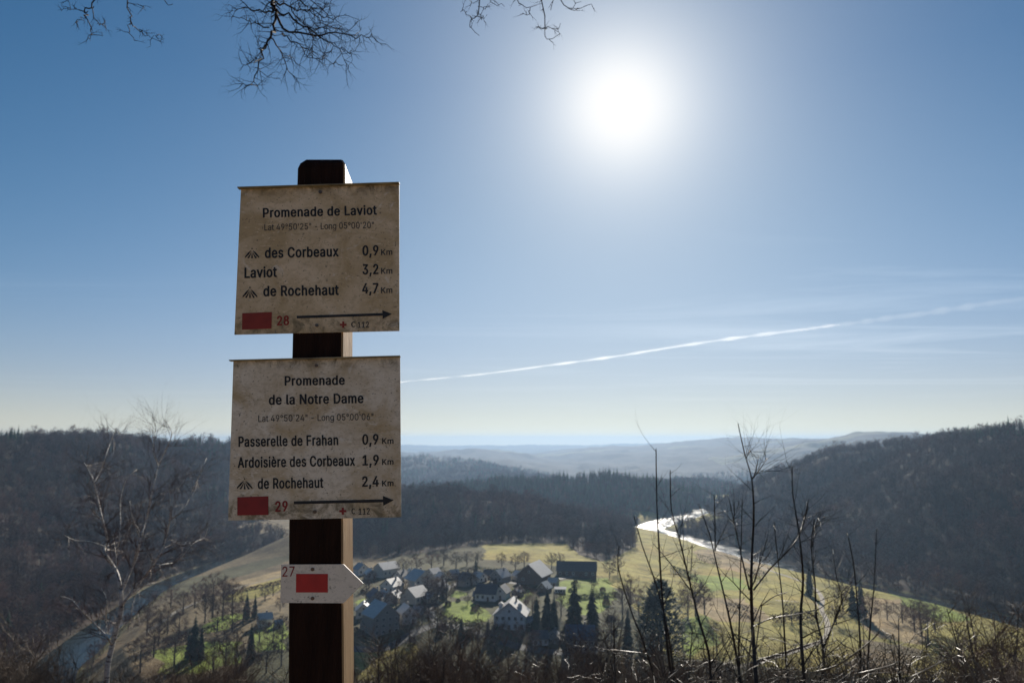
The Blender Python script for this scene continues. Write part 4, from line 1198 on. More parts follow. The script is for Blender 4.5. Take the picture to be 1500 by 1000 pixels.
def build_signs():
    bk, gr, rd = MAT['print_black'], MAT['print_grey'], MAT['print_red_faded']
    # upper sign
    r1 = thing('trail_sign', 'grimy tan trail sign numbered 28, uppermost on the wooden post', 'sign', tuple(plane(466, 380)))
    sign_board(r1, [(353.5, 277.5), (585, 271), (585.3, 484.8), (344, 490.3)], MAT['board_tan'], [(350.5, 278.2), (585.8, 271)])

    def t(zf, body, xa, ya, xb, yb, cap, mat=bk, bold=.030, root=r1):
        (x0, y0), (x1, y1) = zf(xa, ya), zf(xb, yb)
        lettering(root, body, x0, y0, x1, y1, cap / 3.447, mat, bold)
    t(Z1, 'Promenade de Laviot', 224, 374, 800, 359, 46)
    t(Z1, 'Lat 49°50\'25" - Long 05°00\'20"', 232, 440, 785, 428, 32, gr, .005)
    t(Z1, 'des Corbeaux', 234, 578, 607, 570, 50)
    t(Z1, '0,9', 727, 566, 808, 564, 49)
    t(Z1, 'Km', 821, 564, 878, 562, 29, gr, .018)
    t(Z1, 'Laviot', 131, 679, 295, 673, 51)
    t(Z1, '3,2', 727, 661, 808, 659, 49)
    t(Z1, 'Km', 821, 659, 878, 657, 29, gr, .018)
    t(Z1, 'de Rochehaut', 226, 771, 608, 764, 50)
    t(Z1, '4,7', 725, 757, 808, 755, 49)
    t(Z1, 'Km', 821, 756, 878, 754, 29, gr, .018)
    t(Z1, '28', 295, 918, 357, 916, 46, rd, .034)
    t(Z1, '112', 703, 931, 760, 929, 29, gr, .018)
    viewpoint_icon(r1, *Z1(134, 528), *Z1(205, 580))
    viewpoint_icon(r1, *Z1(122, 724), *Z1(196, 780))
    flat(r1, 'red_rectangle', [[Z1(120, 857), Z1(270, 851), Z1(268, 935), Z1(119, 940)]], rd)
    arrow(r1, *Z1(395, 877), *Z1(830, 863), 3.8, [Z1(828, 842), Z1(829, 886), Z1(876, 861)])
    cross(r1, *Z1(630, 915), 4.8, rd)
    handset_icon(r1, *Z1(676, 914), 5)
    screw(r1, *Z1(515, 247), 2.6)
    screw(r1, *Z1(497, 919), 2.4)
    mount(r1)
    # lower sign
    rd = MAT['print_red']
    r2 = thing('trail_sign', 'weathered off-white trail sign numbered 29, between the other two signs', 'sign', tuple(plane(462, 640)))
    sign_board(r2, [(342.5, 529.5), (586.3, 523.5), (587.8, 757), (334.8, 762)], MAT['board_white'], [(338.5, 529.6), (587, 523.3)])

    def t2(body, xa, ya, xb, yb, cap, mat=bk, bold=.030):
        t(Z2, body, xa, ya, xb, yb, cap, mat, bold, r2)
    t2('Promenade', 334, 256, 638, 252, 46)
    t2('de la Notre Dame', 254, 353, 733, 344, 48)
    t2('Lat 49°50\'24" - Long 05°00\'06"', 201, 440, 783, 430, 33, gr, .005)
    t2('Passerelle de Frahan', 101, 565, 605, 556, 50)
    t2('0,9', 726, 554, 808, 552, 50)
    t2('Km', 826, 551, 884, 550, 29, bk, .019)
    t2('Ardoisière des Corbeaux', 97, 671, 690, 660, 51)
    t2('1,9', 727, 659, 810, 657, 50)
    t2('Km', 826, 657, 884, 655, 29, bk, .019)
    t2('de Rochehaut', 198, 777, 530, 771, 51)
    t2('2,4', 725, 766, 810, 764, 50)
    t2('Km', 826, 765, 884, 763, 29, bk, .019)
    t2('29', 286, 892, 350, 889, 50, rd, .034)
    t2('112', 708, 908, 764, 906, 31, bk, .019)
    viewpoint_icon(r2, *Z2(93, 724), *Z2(171, 780))
    flat(r2, 'red_rectangle', [[Z2(95, 820), Z2(252, 815), Z2(252, 909), Z2(95, 912)]], rd)
    arrow(r2, *Z2(380, 848), *Z2(832, 838), 4.3, [Z2(830, 813), Z2(832, 863), Z2(885, 835)])
    cross(r2, *Z2(628, 890), 5.2, rd)
    handset_icon(r2, *Z2(677, 890), 5)
    screw(r2, *Z2(495, 156), 2.3)
    screw(r2, *Z2(487, 893), 2.6)
    mount(r2)
    # arrow-shaped plate
    r3 = thing('arrow_sign', 'small white arrow-shaped plate with red rectangle numbered 27, lowest on post', 'sign', tuple(plane(460, 854)))
    mb = MB()
    solid_from_pixels(mb, [Z3(90, 305), Z3(455, 303), Z3(570, 415), Z3(455, 530), Z3(85, 528)][::-1], .0006, .0036)
    mb.build('board', MAT['board_clean'], r3)
    (x0, y0), (x1, y1) = Z3(94, 376), Z3(166, 374)
    lettering(r3, '27', x0, y0, x1, y1, 58 / 4, MAT['print_red'], .008, .0041)
    flat(r3, 'red_rectangle', [[Z3(175, 360), Z3(361, 360), Z3(361, 469), Z3(174, 469)]], MAT['print_red_fresh'], .0041)
    screw(r3, *Z3(272, 333), 2.7)
    screw(r3, *Z3(272, 503), 2.7)
    mount(r3)


build_signs()

# ------------------------------------------------------------------ woodland on the hills (far-off masses)
PROTO = bpy.data.collections.new('woodland_kinds')


def bare_crown(mb, r_, h=14.0, w=4.6, limbs=16, twigs=7, sub=4, tw=.10, base=.22):
    """rounded bare crown: limbs to an uneven outline, twigs and finer twigs towards their ends"""
    lop = [(r_.uniform(0, 6.28), r_.uniform(.10, .24)) for _ in range(3)]
    for i in range(limbs):
        a = i * 2.399 + r_.uniform(-.4, .4)
        u = 1 - 1.55 * (i + .5) / limbs
        rr = math.sqrt(max(0, 1 - u * u))
        k = r_.uniform(.72, 1.08)
        for q, amp in lop:
            k *= 1 + amp * math.cos(2 * (a - q))
        p1 = np.array([math.cos(a) * rr * w * k, math.sin(a) * rr * w * k, h * (.58 + .42 * u * min(k, 1.05))])
        p0 = np.array([0, 0, max(h * base, min(p1[2] - rr * w * .8, h * .8))])
        mid = p0 + (p1 - p0) * .5 + np.array([r_.gauss(0, .25), r_.gauss(0, .25), -.10 * rr * w + .35])
        mb.spike(p0, mid + (mid - p0) * .25, tw * 1.5)
        mb.spike(mid, p1, tw * 1.1)
        for j in range(twigs):
            t = r_.uniform(.15, 1)
            q = mid + (p1 - mid) * t
            dv = np.array([r_.gauss(0, 1), r_.gauss(0, 1), r_.gauss(.35, .8)])
            dv = dv / np.linalg.norm(dv) * r_.uniform(.7, 1.9) + (p1 - mid) * .10
            mb.spike(q, q + dv, tw * .8)
            for k2 in range(sub):
                q2 = q + dv * r_.uniform(.2, 1)
                d2 = np.array([r_.gauss(0, 1), r_.gauss(0, 1), r_.gauss(.25, .9)])
                d2 = d2 / np.linalg.norm(d2) * r_.uniform(.4, 1.15)
                mb.spike(q2, q2 + d2, tw * .6)


def conifer_crown(mb, r_, h=17.0, w=3.2, rows=17, per=11, low=.1):
    """whorls of drooping boughs, each a folded frond"""
    for i in range(rows):
        f = i / rows
        z = h * (low + (1 - low) * f)
        rad = w * (1 - f) ** .8 * r_.uniform(.82, 1.12) + .15
        for k in range(per):
            a = 2 * math.pi * (k + r_.random() * .8) / per + i
            rr = rad * r_.uniform(.5, 1.15)
            if r_.random() < .08:
                continue
            d = np.array([math.cos(a), math.sin(a), 0])
            s = np.array([-math.sin(a), math.cos(a), 0]) * rr * .34
            p = np.array([0, 0, z + .35 * rr])
            m1 = d * rr * .55 + np.array([0, 0, z + .06 * rr])
            e = d * rr + np.array([0, 0, z - .22 * rr])
            n = len(mb.v)
            mb.v += [tuple(p), tuple(m1 + s + (0, 0, -.25 * rr * .4)), tuple(e), tuple(m1 - s + (0, 0, -.25 * rr * .4)), tuple(m1 + (0, 0, .14 * rr))]
            mb.f += [(n, n + 1, n + 4), (n + 1, n + 2, n + 4), (n + 2, n + 3, n + 4), (n + 3, n, n + 4)]
    mb.spike((0, 0, h * .93), (0, 0, h * 1.04), .12)


def add_proto(name, fn, mat, trunk_h, trunk_r):
    mb = MB()
    fn(mb)
    mb.tube([(0, 0, -1), (0, 0, trunk_h * .5), (0, 0, trunk_h)], [trunk_r, trunk_r * .7, trunk_r * .2], 4, False)
    o = bpy.data.objects.new(name, mb.mesh(name, mat))
    PROTO.objects.link(o)
    return o


protos = []
for i in range(4):
    r_ = random.Random(100 + i)
    protos.append(add_proto('a%d_bare' % i, lambda mb: bare_crown(mb, r_, 13 + i * .8, 4.0 + .4 * (i % 3), 15 + i), MAT['bare_wood'], 12, .22))
for i in range(2):
    r_ = random.Random(140 + i)
    protos.append(add_proto('b%d_pale' % i, lambda mb: bare_crown(mb, r_, 12.5, 4.3, 16), MAT['bare_wood_pale'], 11, .22))
for i in range(3):
    r_ = random.Random(180 + i)
    protos.append(add_proto('c%d_conifer' % i, lambda mb: conifer_crown(mb, r_, 16 + i, 2.7 + .3 * i), MAT['conifer'], 14, .25))


def instancer():
    ng = bpy.data.node_groups.new('scatter_trees', 'GeometryNodeTree')
    ng.interface.new_socket(name='Geometry', in_out='INPUT', socket_type='NodeSocketGeometry')
    ng.interface.new_socket(name='Geometry', in_out='OUTPUT', socket_type='NodeSocketGeometry')
    gi = ng.nodes.new('NodeGroupInput')
    go = ng.nodes.new('NodeGroupOutput')
    ip = ng.nodes.new('GeometryNodeInstanceOnPoints')
    ci = ng.nodes.new('GeometryNodeCollectionInfo')
    ci.inputs['Collection'].default_value = PROTO
    ci.inputs['Separate Children'].default_value = True
    ci.inputs['Reset Children'].default_value = True
    ip.inputs['Pick Instance'].default_value = True

    def attr(nm, typ):
        n = ng.nodes.new('GeometryNodeInputNamedAttribute')
        n.data_type = typ
        n.inputs['Name'].default_value = nm
        return n.outputs['Attribute']
    L = ng.links.new
    L(gi.outputs[0], ip.inputs['Points'])
    L(ci.outputs[0], ip.inputs['Instance'])
    L(attr('proto', 'INT'), ip.inputs['Instance Index'])
    L(attr('turn', 'FLOAT_VECTOR'), ip.inputs['Rotation'])
    L(attr('size', 'FLOAT_VECTOR'), ip.inputs['Scale'])
    L(ip.outputs[0], go.inputs[0])
    return ng


SCATTER = instancer()


def scatter_object(name, label, pts, kinds, sizes):
    me = bpy.data.meshes.new(name)
    me.vertices.add(len(pts))
    me.vertices.foreach_set('co', pts.astype(np.float32).ravel())
    a = me.attributes.new('proto', 'INT', 'POINT')
    a.data.foreach_set('value', kinds.astype(np.int32))
    a = me.attributes.new('turn', 'FLOAT_VECTOR', 'POINT')
    tr = np.zeros((len(pts), 3), np.float32)
    tr[:, 2] = nrg.uniform(0, 6.28, len(pts))
    tr[:, :2] = nrg.normal(0, .04, (len(pts), 2))
    a.data.foreach_set('vector', tr.ravel())
    a = me.attributes.new('size', 'FLOAT_VECTOR', 'POINT')
    sz = np.stack([sizes * nrg.uniform(.85, 1.2, len(pts)), sizes * nrg.uniform(.85, 1.2, len(pts)), sizes], -1)
    a.data.foreach_set('vector', sz.astype(np.float32).ravel())
    o = link(name, me)
    md = o.modifiers.new('scatter', 'NODES')
    md.node_group = SCATTER
    return tag(o, label, 'woodland', None, 'stuff')


def build_woods():
    # horizon angle seen from the viewpoint, so that no tree is put where ground hides it
    el = np.where(GR[:, None] > 60, (GZ - CZ) / GR[:, None], -9)
    run = np.maximum.accumulate(el, axis=0)
    run = np.vstack([np.full((1, run.shape[1]), -9), run[:-1]])

    def cand(n, r0, r1):
        th = nrg.uniform(-.66, .66, n)
        r = np.sqrt(nrg.uniform(r0 * r0, r1 * r1, n))
        return th, r
    parts = [cand(int(.66 * (1250 ** 2 - 260 ** 2) / 27), 260, 1250), cand(int(.66 * (2400 ** 2 - 1250 ** 2) / 60), 1250, 2400),
             cand(int(.66 * (3100 ** 2 - 2400 ** 2) / 110), 2400, 3100)]
    th = np.concatenate([p[0] for p in parts])
    r = np.concatenate([p[1] for p in parts])
    x, y = r * np.sin(th), r * np.cos(th)
    z, hid, wood, near, rd = Hfun(x, y, True)
    it = np.clip(np.searchsorted(GTH, th), 0, len(GTH) - 1)
    ir = np.clip(np.searchsorted(GR, r), 0, len(GR) - 1)
    vis = (z + 24 - CZ) / r > run[ir, it] - .002
    spur_i = HILL_NAMES.index('spur')
    insp = inside(x, y, spur_poly)
    ok = vis & (rd > 3) & (((wood > 3.0) & (hid != spur_i)) | insp | far_bank(x, y) | ((y > 1480) & (rd > 12))) & (r < 3100 - 500 * nrg.random(len(x)))
    ok &= ~((near > 0))
    x, y, z, hid, r, insp = x[ok], y[ok], z[ok], hid[ok], r[ok], insp[ok]
    n = len(x)
    kinds = nrg.integers(0, 4, n)
    patch = vnoise(x / 75, y / 75, 31)
    kinds = np.where(((patch > .3) & (nrg.random(n) < .5) | (nrg.random(n) < .05)) & (r < 1100), nrg.integers(4, 6, n), kinds)
    con = nrg.integers(6, 9, n)
    pxx = 750 + F * x / y
    pyy = HORIZON - F * (z - CZ) / y
    H = HILL_NAMES.index
    c_prob = np.zeros(n)
    c_prob[hid == H('pine')] = .85
    c_prob[hid == H('spur')] = .02
    c_prob[(hid == H('west'))] = .03
    c_prob[(hid == H('west')) & (pxx < 40) & (z > 95)] = .8
    c_prob[(hid == H('east')) & (z > 98) & (pxx > 1390)] = .7
    c_prob[(hid == H('ridge_mid')) & (patch > -.1)] = .7
    c_prob[np.isin(hid, [H('ridge_far'), H('plateau_east'), H('ridge_east'), H('plateau'), H('knoll'), H('knoll_far')])] = .35
    west_conifer = (hid == H('west')) & (vnoise(x / 160, y / 160, 41) > .45)
    c_prob[west_conifer] = .6
    c_prob[insp & (hid == H('pine'))] = .3
    kinds = np.where(nrg.random(n) < c_prob, con, kinds)
    sizes = np.where(nrg.random(n) < .07, nrg.uniform(1.0, 1.35, n), nrg.uniform(.45, 1.0, n)) * np.where(r > 2400, 1.1, np.where(r > 1250, 1.08, 1.0))
    sizes = np.where((insp) & (y < 620), sizes * .85, sizes)
    sizes = np.where((kinds >= 6) & np.isin(hid, [H('east'), H('west')]), sizes * .72, sizes)
    pts = np.stack([x, y, z - .3], -1)
    sets = [
        ('hillside_wood', 'bare brown wood covering the dark hillside beyond the birch tree', (hid == H('west')) | (far_bank(x, y) & (x < 0))),
        ('spur_wood', 'bare brown wood on the low spur just behind the village', (hid == H('spur')) | insp),
        ('pine_wood', 'dark green conifer wood on the hill behind the village spur', (hid == H('pine')) & ~insp),
        ('valley_side_wood', 'bare wood on the tall dark slope above the glittering river', (hid == H('east')) | (far_bank(x, y) & (x > 0))),
    ]
    rest = np.ones(n, bool)
    for nm, lb, msk in sets:
        msk = msk & rest
        rest &= ~msk
        scatter_object(nm, lb, pts[msk], kinds[msk], sizes[msk])
    scatter_object('distant_wood', 'hazy blue woods on the far ridges along the skyline', pts[rest], kinds[rest], sizes[rest])
    print('woodland trees', n)


build_woods()

# ------------------------------------------------------------------ contrail high above the valley
def build_contrail():
    ALT = 8000
    root = thing('contrail', 'long thin white vapour trail slanting up across the low blue sky', 'contrail', tuple(at_z(1000, 505, ALT)))

    def seg(name, pix, dens, wk):
        mb = MB()
        line, rad = [], []
        P = smooth_line([(px, py, hw) for px, py, hw in pix], 6)
        for k, (px, py, hw) in enumerate(P):
            p = at_z(px, py, ALT)
            line.append(p)
            d = np.linalg.norm(p - CAM)
            rad.append(wk * hw * d / F * (1 + .28 * math.sin(k * 1.7) + .25 * math.sin(k * 4.1 + 1)))
        mb.tube(line, rad, 10)
        m = bpy.data.materials.new(name + '_vapour')
        m.use_nodes = True
        nt = m.node_tree
        nt.nodes.clear()
        v = N(nt, 'ShaderNodeVolumeScatter')
        v.inputs['Color'].default_value = (1, .97, .93, 1)
        v.inputs['Density'].default_value = dens
        v.inputs['Anisotropy'].default_value = .55
        out = N(nt, 'ShaderNodeOutputMaterial')
        nt.links.new(v.outputs[0], out.inputs['Volume'])
        o = mb.build(name, m, root)
        return o
    seg('fresh_trail', [(540, 566, 1.0), (600, 558, 1.6), (700, 548.5, 2.0), (800, 535.5, 2.6), (900, 522, 3.0), (1000, 506, 3.2), (1100, 492, 3.6), (1180, 482, 3.4),
                        (1230, 475, 2.6)], .00042, .62)
    seg('spread_trail', [(1190, 481, 3.5), (1250, 473, 5.0), (1300, 466, 6.0), (1360, 458, 6.5), (1430, 447, 6.0), (1500, 437, 5.5), (1620, 420, 5.5)], .00009, .6)
    mount(root)


build_contrail()

# ------------------------------------------------------------------ village
def hmat(name, a, b, scale=1.2, rough=.85, spec=.25, **k):
    MAT[name] = noise_mat(name, a, b, scale, rough, spec, **k)


hmat('render_white', (.62, .60, .56), (.74, .72, .68))
hmat('render_cream', (.54, .49, .40), (.64, .58, .48))
hmat('stone_grey', (.22, .205, .185), (.36, .33, .30), 2.5)
hmat('timber_dark', (.10, .075, .058), (.17, .13, .10), 2.5)
hmat('slate', (.15, .15, .155), (.24, .24, .24), 2.0, .38, .6)
hmat('slate_dark', (.05, .05, .055), (.095, .092, .095), 2.0, .6, .35)
hmat('slate_blue', (.05, .065, .10), (.085, .105, .15), 2.0, .7, .25)
hmat('roof_pale', (.40, .37, .33), (.58, .54, .48), 1.5, .42, .6)
hmat('pane', (.02, .024, .03), (.035, .04, .05), 2, .15, .6)
hmat('frame_paint', (.55, .53, .50), (.66, .64, .60))
hmat('door_wood', (.10, .06, .04), (.16, .10, .065))
hmat('foliage_dark', (.018, .032, .016), (.048, .068, .030), .8, .85, .2, per_object=.3, thin=.2)
hmat('hedge_green', (.04, .055, .02), (.09, .10, .038), .9, .85, .2, thin=.3)
LANDMARKS = []


def house(px, py, wpx, dep, wallpx, roofpx, rz, gable, wall, roof, label, cat='house', name='house', storeys=1, cols=3, chimney=1, dormers=0, mark=None, over=.45,
          door=True):
    g = ground(px, py)
    d = g[1]
    u = d / F
    w, wh, rh = wpx * u, wallpx * u, roofpx * u
    if gable == 'side':
        L_, D_ = w, dep
    else:
        L_, D_ = w, dep
    base = min(hz(g[0] + a, g[1] + b) for a in (-w / 2, w / 2) for b in (0, dep)) - .6
    z0 = g[2] - base
    root = thing(name, label, cat, (g[0], g[1] + dep / 2, base), math.radians(rz))
    LANDMARKS.append((px, py, mark or label.split(' with ')[0]))
    mb = MB()
    hx, hy = L_ / 2, D_ / 2
    top = z0 + wh
    if gable == 'front':
        prof = [(-hx, 0), (hx, 0), (hx, top), (0, top + rh), (-hx, top)]
        mb.prism([(x, -hy, z) for x, z in prof], [(x, hy, z) for x, z in prof])
        # outward order
        half, run = hx, hy
    else:
        prof = [(-hy, 0), (hy, 0), (hy, top), (0, top + rh), (-hy, top)]
        mb.prism([(hx, y, z) for y, z in prof][::-1], [(-hx, y, z) for y, z in prof][::-1])
        half, run = hy, hx
    mb.build('wall', MAT[wall], root)
    # roof: two sloping slabs with overhang
    rb = MB()
    th = .22
    ov = over
    k = rh / half
    for sgn in (-1, 1):
        e = half + ov
        pts = [(0, top + rh + .06), (sgn * e, top - ov * k + .06), (sgn * e, top - ov * k + .06 + th), (0, top + rh + .06 + th)]
        a = [((x, -run - ov, z) if gable == 'front' else (run + ov, x, z)) for x, z in pts]
        b = [((x, run + ov, z) if gable == 'front' else (-run - ov, x, z)) for x, z in pts]
        rb.prism(a, b)
    ro = rb.build('roof', MAT[roof], root)
    for c in range(chimney):
        cb = MB()
        off = (.35 if c == 0 else -.45) * run
        zt = top + rh + .9
        cx, cy2 = (half * .28, off) if gable == 'front' else (off, half * .28)
        cb.quad_box((cx, cy2, zt - 1.2), .7, .7, 2.4)
        cb.quad_box((cx, cy2, zt + .06), .86, .86, .12)
        cb.build('chimney', MAT['stone_grey'], ro)
    for c in range(dormers):
        db = MB()
        sx = -1 if c == 0 else 1
        cx = sx * half * .62
        db.quad_box((cx, -run * .35, top + rh * .40 + .8), 1.7, 1.8, 1.9)
        db.prism([(cx - 1.05, -run * .35 - 1.1, top + rh * .4 + 1.75), (cx + 1.05, -run * .35 - 1.1, top + rh * .4 + 1.75), (cx, -run * .35 - 1.1, top + rh * .4 + 2.5)],
                 [(cx - 1.05, -run * .35 + 1.1, top + rh * .4 + 1.75), (cx + 1.05, -run * .35 + 1.1, top + rh * .4 + 1.75), (cx, -run * .35 + 1.1, top + rh * .4 + 2.5)])
        db.build('dormer', MAT['render_white'], ro)
    # openings on the face towards the viewpoint
    fy = -hy
    sh = wh / max(storeys, 1)
    for st in range(storeys):
        for c in range(cols):
            x = -hx + (c + .5) * 2 * hx / cols
            if door and st == 0 and c == cols // 2:
                db = MB()
                db.quad_box((x, fy - .03, z0 + .98), 1.0, .08, 2.0)
                do = db.build('door', MAT['door_wood'], root)
                continue
            ww, whh = min(1.1, .55 * 2 * hx / cols), min(1.35, sh * .5)
            zc = z0 + sh * (st + .55)
            fb = MB()
            fb.quad_box((x, fy - .03, zc), ww + .24, .08, whh + .24)
            fo = fb.build('window', MAT['frame_paint'], root)
            pb = MB()
            for sx in (-1, 1):
                pb.quad_box((x + sx * ww * .26, fy - .072, zc), ww * .46, .02, whh)
            pb.build('pane', MAT['pane'], fo)
    if gable == 'front' and rh > 2.2:
        fb = MB()
        fb.quad_box((0, fy - .03, top + rh * .32), 1.1, .08, 1.2)
        fo = fb.build('window', MAT['frame_paint'], root)
        pb = MB()
        pb.quad_box((0, fy - .072, top + rh * .32), .86, .02, .96)
        pb.build('pane', MAT['pane'], fo)
    return root


house(749, 922, 44, 13, 20, 17, -8, 'front', 'render_white', 'roof_pale', 'large white gabled house with pale roof and two small dormers, nearest the viewpoint', storeys=2, cols=5, dormers=2,
      mark='the large white gabled house', over=.9)
house(783, 856, 36, 16, 13, 15, -22, 'front', 'timber_dark', 'roof_pale', 'brown barn with broad pale sunlit gable roof below the upper meadow', 'barn', 'barn', cols=2, chimney=0,
      mark='the brown barn', over=1.1)
house(846, 845, 56, 10, 9, 11, -7, 'side', 'timber_dark', 'slate_dark', 'long low dark building with black roof at foot of upper meadow', 'farm building', 'farm_building', cols=6, chimney=0,
      mark='the long black-roofed building')
house(613, 862, 34, 11, 12, 12, 38, 'front', 'render_cream', 'roof_pale', 'cream house with brightly sunlit roof beside the lane, left of village lawn', cols=3, storeys=2, mark='the bright-roofed cream house')
house(606, 884, 30, 10, 10, 11, 55, 'side', 'render_cream', 'roof_pale', 'cream house with pale patchy roof just below the bright-roofed house', cols=3, mark='the pale patchy-roofed house')
house(554, 930, 40, 12, 25, 17, 34, 'front', 'stone_grey', 'roof_pale', 'tall grey stone house with steep pale roof beside the wooden post', storeys=3, cols=4, mark='the tall grey stone house')
house(594, 914, 21, 8, 15, 9, 25, 'front', 'render_white', 'roof_pale', 'small white cottage with pale roof beside the tall grey house', storeys=2, cols=2, mark='the small white cottage')
house(564, 845, 30, 10, 11, 8, 48, 'side', 'render_cream', 'roof_pale', 'wide pale house at the upper edge of the village below the wood', cols=4, mark='the wide pale house')
house(714, 880, 30, 9, 10, 11, -14, 'side', 'render_white', 'slate_dark', 'white bungalow with dark roof above the bright lawn', 'bungalow', 'bungalow', cols=4, mark='the white bungalow')
house(736, 878, 17, 9, 9, 9, -14, 'front', 'render_white', 'slate_dark', 'white gabled garage with dark roof beside the bungalow', 'garage', 'garage', cols=1, chimney=0, mark='the white gabled garage')
house(664, 847, 12, 6, 5, 6, 30, 'side', 'render_cream', 'roof_pale', 'tiny shed with glaring pale roof between lane and wood', 'shed', 'shed', cols=1, chimney=0, mark='the tiny glaring shed')
house(798, 868, 15, 7, 6, 8, -25, 'front', 'timber_dark', 'roof_pale', 'small brown outbuilding with pale roof just below the barn', 'outbuilding', 'outbuilding', cols=1, chimney=0, mark='the small brown outbuilding')
house(852, 955, 40, 13, 17, 15, -4, 'side', 'stone_grey', 'slate_blue', 'wide grey building with dark blue slate roof among the conifers', cols=5, storeys=2, mark='the blue-roofed building')
house(384, 918, 18, 7, 10, 7, 28, 'side', 'render_white', 'roof_pale', 'lone white cottage in the fields by the trail post', 'cottage', 'cottage', cols=2, mark='the lone white field cottage')
house(405, 920, 9, 5, 5, 5, 28, 'side', 'render_cream', 'roof_pale', 'little cream hut next to the lone field cottage', 'hut', 'hut', cols=1, chimney=0, mark='the little cream hut')
house(527, 842, 17, 8, 8, 7, 35, 'front', 'render_white', 'slate', 'white house peeping out beside the post below the wooded spur', cols=2, mark='the white house by the post')
house(548, 884, 22, 9, 9, 9, 22, 'front', 'stone_grey', 'slate_blue', 'grey house with blue slate roof behind the arrow plate tip', cols=2, mark='the blue slate house')
house(572, 868, 24, 9, 9, 9, -30, 'front', 'render_white', 'slate', 'white gabled house with slate roof in the middle of the village', cols=3, mark='the white slate-roofed gable')
house(821, 868, 15, 4, 5, 2, -5, 'side', 'render_white', 'roof_pale', 'low white glasshouse in gardens below the long black building', 'greenhouse', 'greenhouse', cols=4, chimney=0, door=False, mark='the low white glasshouse')
house(684, 858, 24, 8, 8, 9, 40, 'front', 'stone_grey', 'slate_dark', 'dim grey house with dark roof on lane above the bungalow', cols=3, mark='the dim grey lane house')
house(733, 852, 22, 8, 7, 9, -38, 'front', 'stone_grey', 'roof_pale', 'low grey house with pale roof next to the barn yard', cols=3, mark='the low grey pale-roofed house')
house(530, 905, 22, 9, 10, 9, 10, 'front', 'render_cream', 'slate', 'cream gabled house partly behind the post near tall grey house', cols=2, mark='the cream gabled house')
house(644, 868, 16, 7, 7, 7, -30, 'front', 'stone_grey', 'slate', 'small stone house among bare trees beside village lawn', cols=2, mark='the small stone house')
house(790, 945, 22, 8, 9, 8, 8, 'side', 'render_white', 'slate_dark', 'white outbuilding with dark roof below the large gabled house', 'outbuilding', 'outbuilding', cols=3, chimney=0, mark='the white outbuilding')

for _px, _py, _w, _d, _wl, _rf, _rz, _gb, _wa, _ro, _lb in [
    (541, 848, 14, 7, 7, 6, 25, 'front', 'stone_grey', 'roof_pale', 'little stone house with pale roof left of the wide pale house'),
    (586, 850, 16, 7, 6, 7, -30, 'front', 'render_white', 'slate_dark', 'dark-roofed cottage right of the wide pale house'),
    (600, 846, 13, 6, 5, 6, 15, 'front', 'render_white', 'slate', 'narrow white gable above the bright-roofed cream house'),
    (634, 846, 16, 7, 6, 6, -38, 'front', 'render_white', 'slate', 'low white slate-roofed cottage near the tiny glaring shed'),
    (646, 852, 12, 6, 6, 6, 32, 'front', 'render_cream', 'roof_pale', 'cream cottage with shining roof beside the tiny shed'),
    (702, 852, 15, 7, 6, 6, 40, 'front', 'render_white', 'roof_pale', 'white cottage with shining roof above the bungalow'),
    (716, 847, 13, 6, 5, 6, -15, 'side', 'timber_dark', 'slate_dark', 'dark timber shed above the bungalow roof'),
    (760, 850, 14, 6, 6, 6, 30, 'front', 'stone_grey', 'roof_pale', 'stone annexe with pale roof left of the brown barn'),
    (811, 858, 13, 6, 5, 5, -20, 'side', 'stone_grey', 'roof_pale', 'small pale-roofed byre right of the brown barn'),
    (576, 884, 18, 8, 8, 8, -12, 'front', 'stone_grey', 'slate', 'stone gable between tall grey house and patchy-roofed house'),
    (562, 882, 14, 7, 7, 7, 40, 'front', 'render_cream', 'roof_pale', 'cream cottage with shining roof above the tall grey house'),
    (630, 884, 15, 7, 7, 7, 32, 'front', 'render_cream', 'slate', 'cream slate-roofed cottage right of the patchy-roofed house'),
    (700, 878, 11, 6, 5, 5, -10, 'side', 'timber_dark', 'slate', 'garden shed left of the white bungalow'),
    (758, 874, 13, 6, 6, 5, -28, 'front', 'render_cream', 'slate', 'cream cottage between bungalow garage and brown outbuilding'),
    (776, 918, 14, 7, 6, 6, 12, 'side', 'stone_grey', 'slate', 'stone annexe right of the large white gabled house'),
    (812, 942, 17, 8, 7, 7, -6, 'front', 'stone_grey', 'slate_dark', 'stone gable left of the blue-roofed building'),
    (536, 925, 16, 8, 9, 8, 25, 'side', 'stone_grey', 'slate_dark', 'dark stone house wedged between post and tall grey house'),
    (612, 902, 13, 6, 6, 6, -22, 'side', 'stone_grey', 'slate', 'stone shed right of the small white cottage'),
]:
    house(_px, _py, _w, _d, _wl, _rf, _rz, _gb, _wa, _ro, _lb, cat='shed' if 'shed' in _lb else 'house', name='shed' if 'shed' in _lb else 'house', cols=2,
          chimney=0 if ('shed' in _lb or 'annexe' in _lb or 'byre' in _lb) else 1, mark='the ' + _lb.split(' with ')[0])

# ------------------------------------------------------------------ trees standing in the valley
LANDMARKS += [(985, 905, 'the dark bushy fir'), (1120, 860, 'the striped meadow'), (1205, 885, 'the pale footpath bend'), (1290, 885, 'the tan field strip'),
              (1330, 950, 'the lower tan field'), (285, 940, 'the conifer pair in the fields'), (350, 870, 'the tan field by the river'), (250, 900, 'the river fields'),
              (720, 808, 'the upper meadow'), (900, 826, 'the upper meadow'), (1000, 830, 'the striped meadow'), (1050, 930, 'the lower green meadow'), (160, 925, 'the river bank'),
              (400, 960, 'the lower field')]


def two_part(name_t, trunk_fn, crown_fn, crown_mat):
    a, b = MB(), MB()
    trunk_fn(a)
    crown_fn(b)
    return a.mesh('trunk', MAT['trunk_grey']), b.mesh('crown', crown_mat)


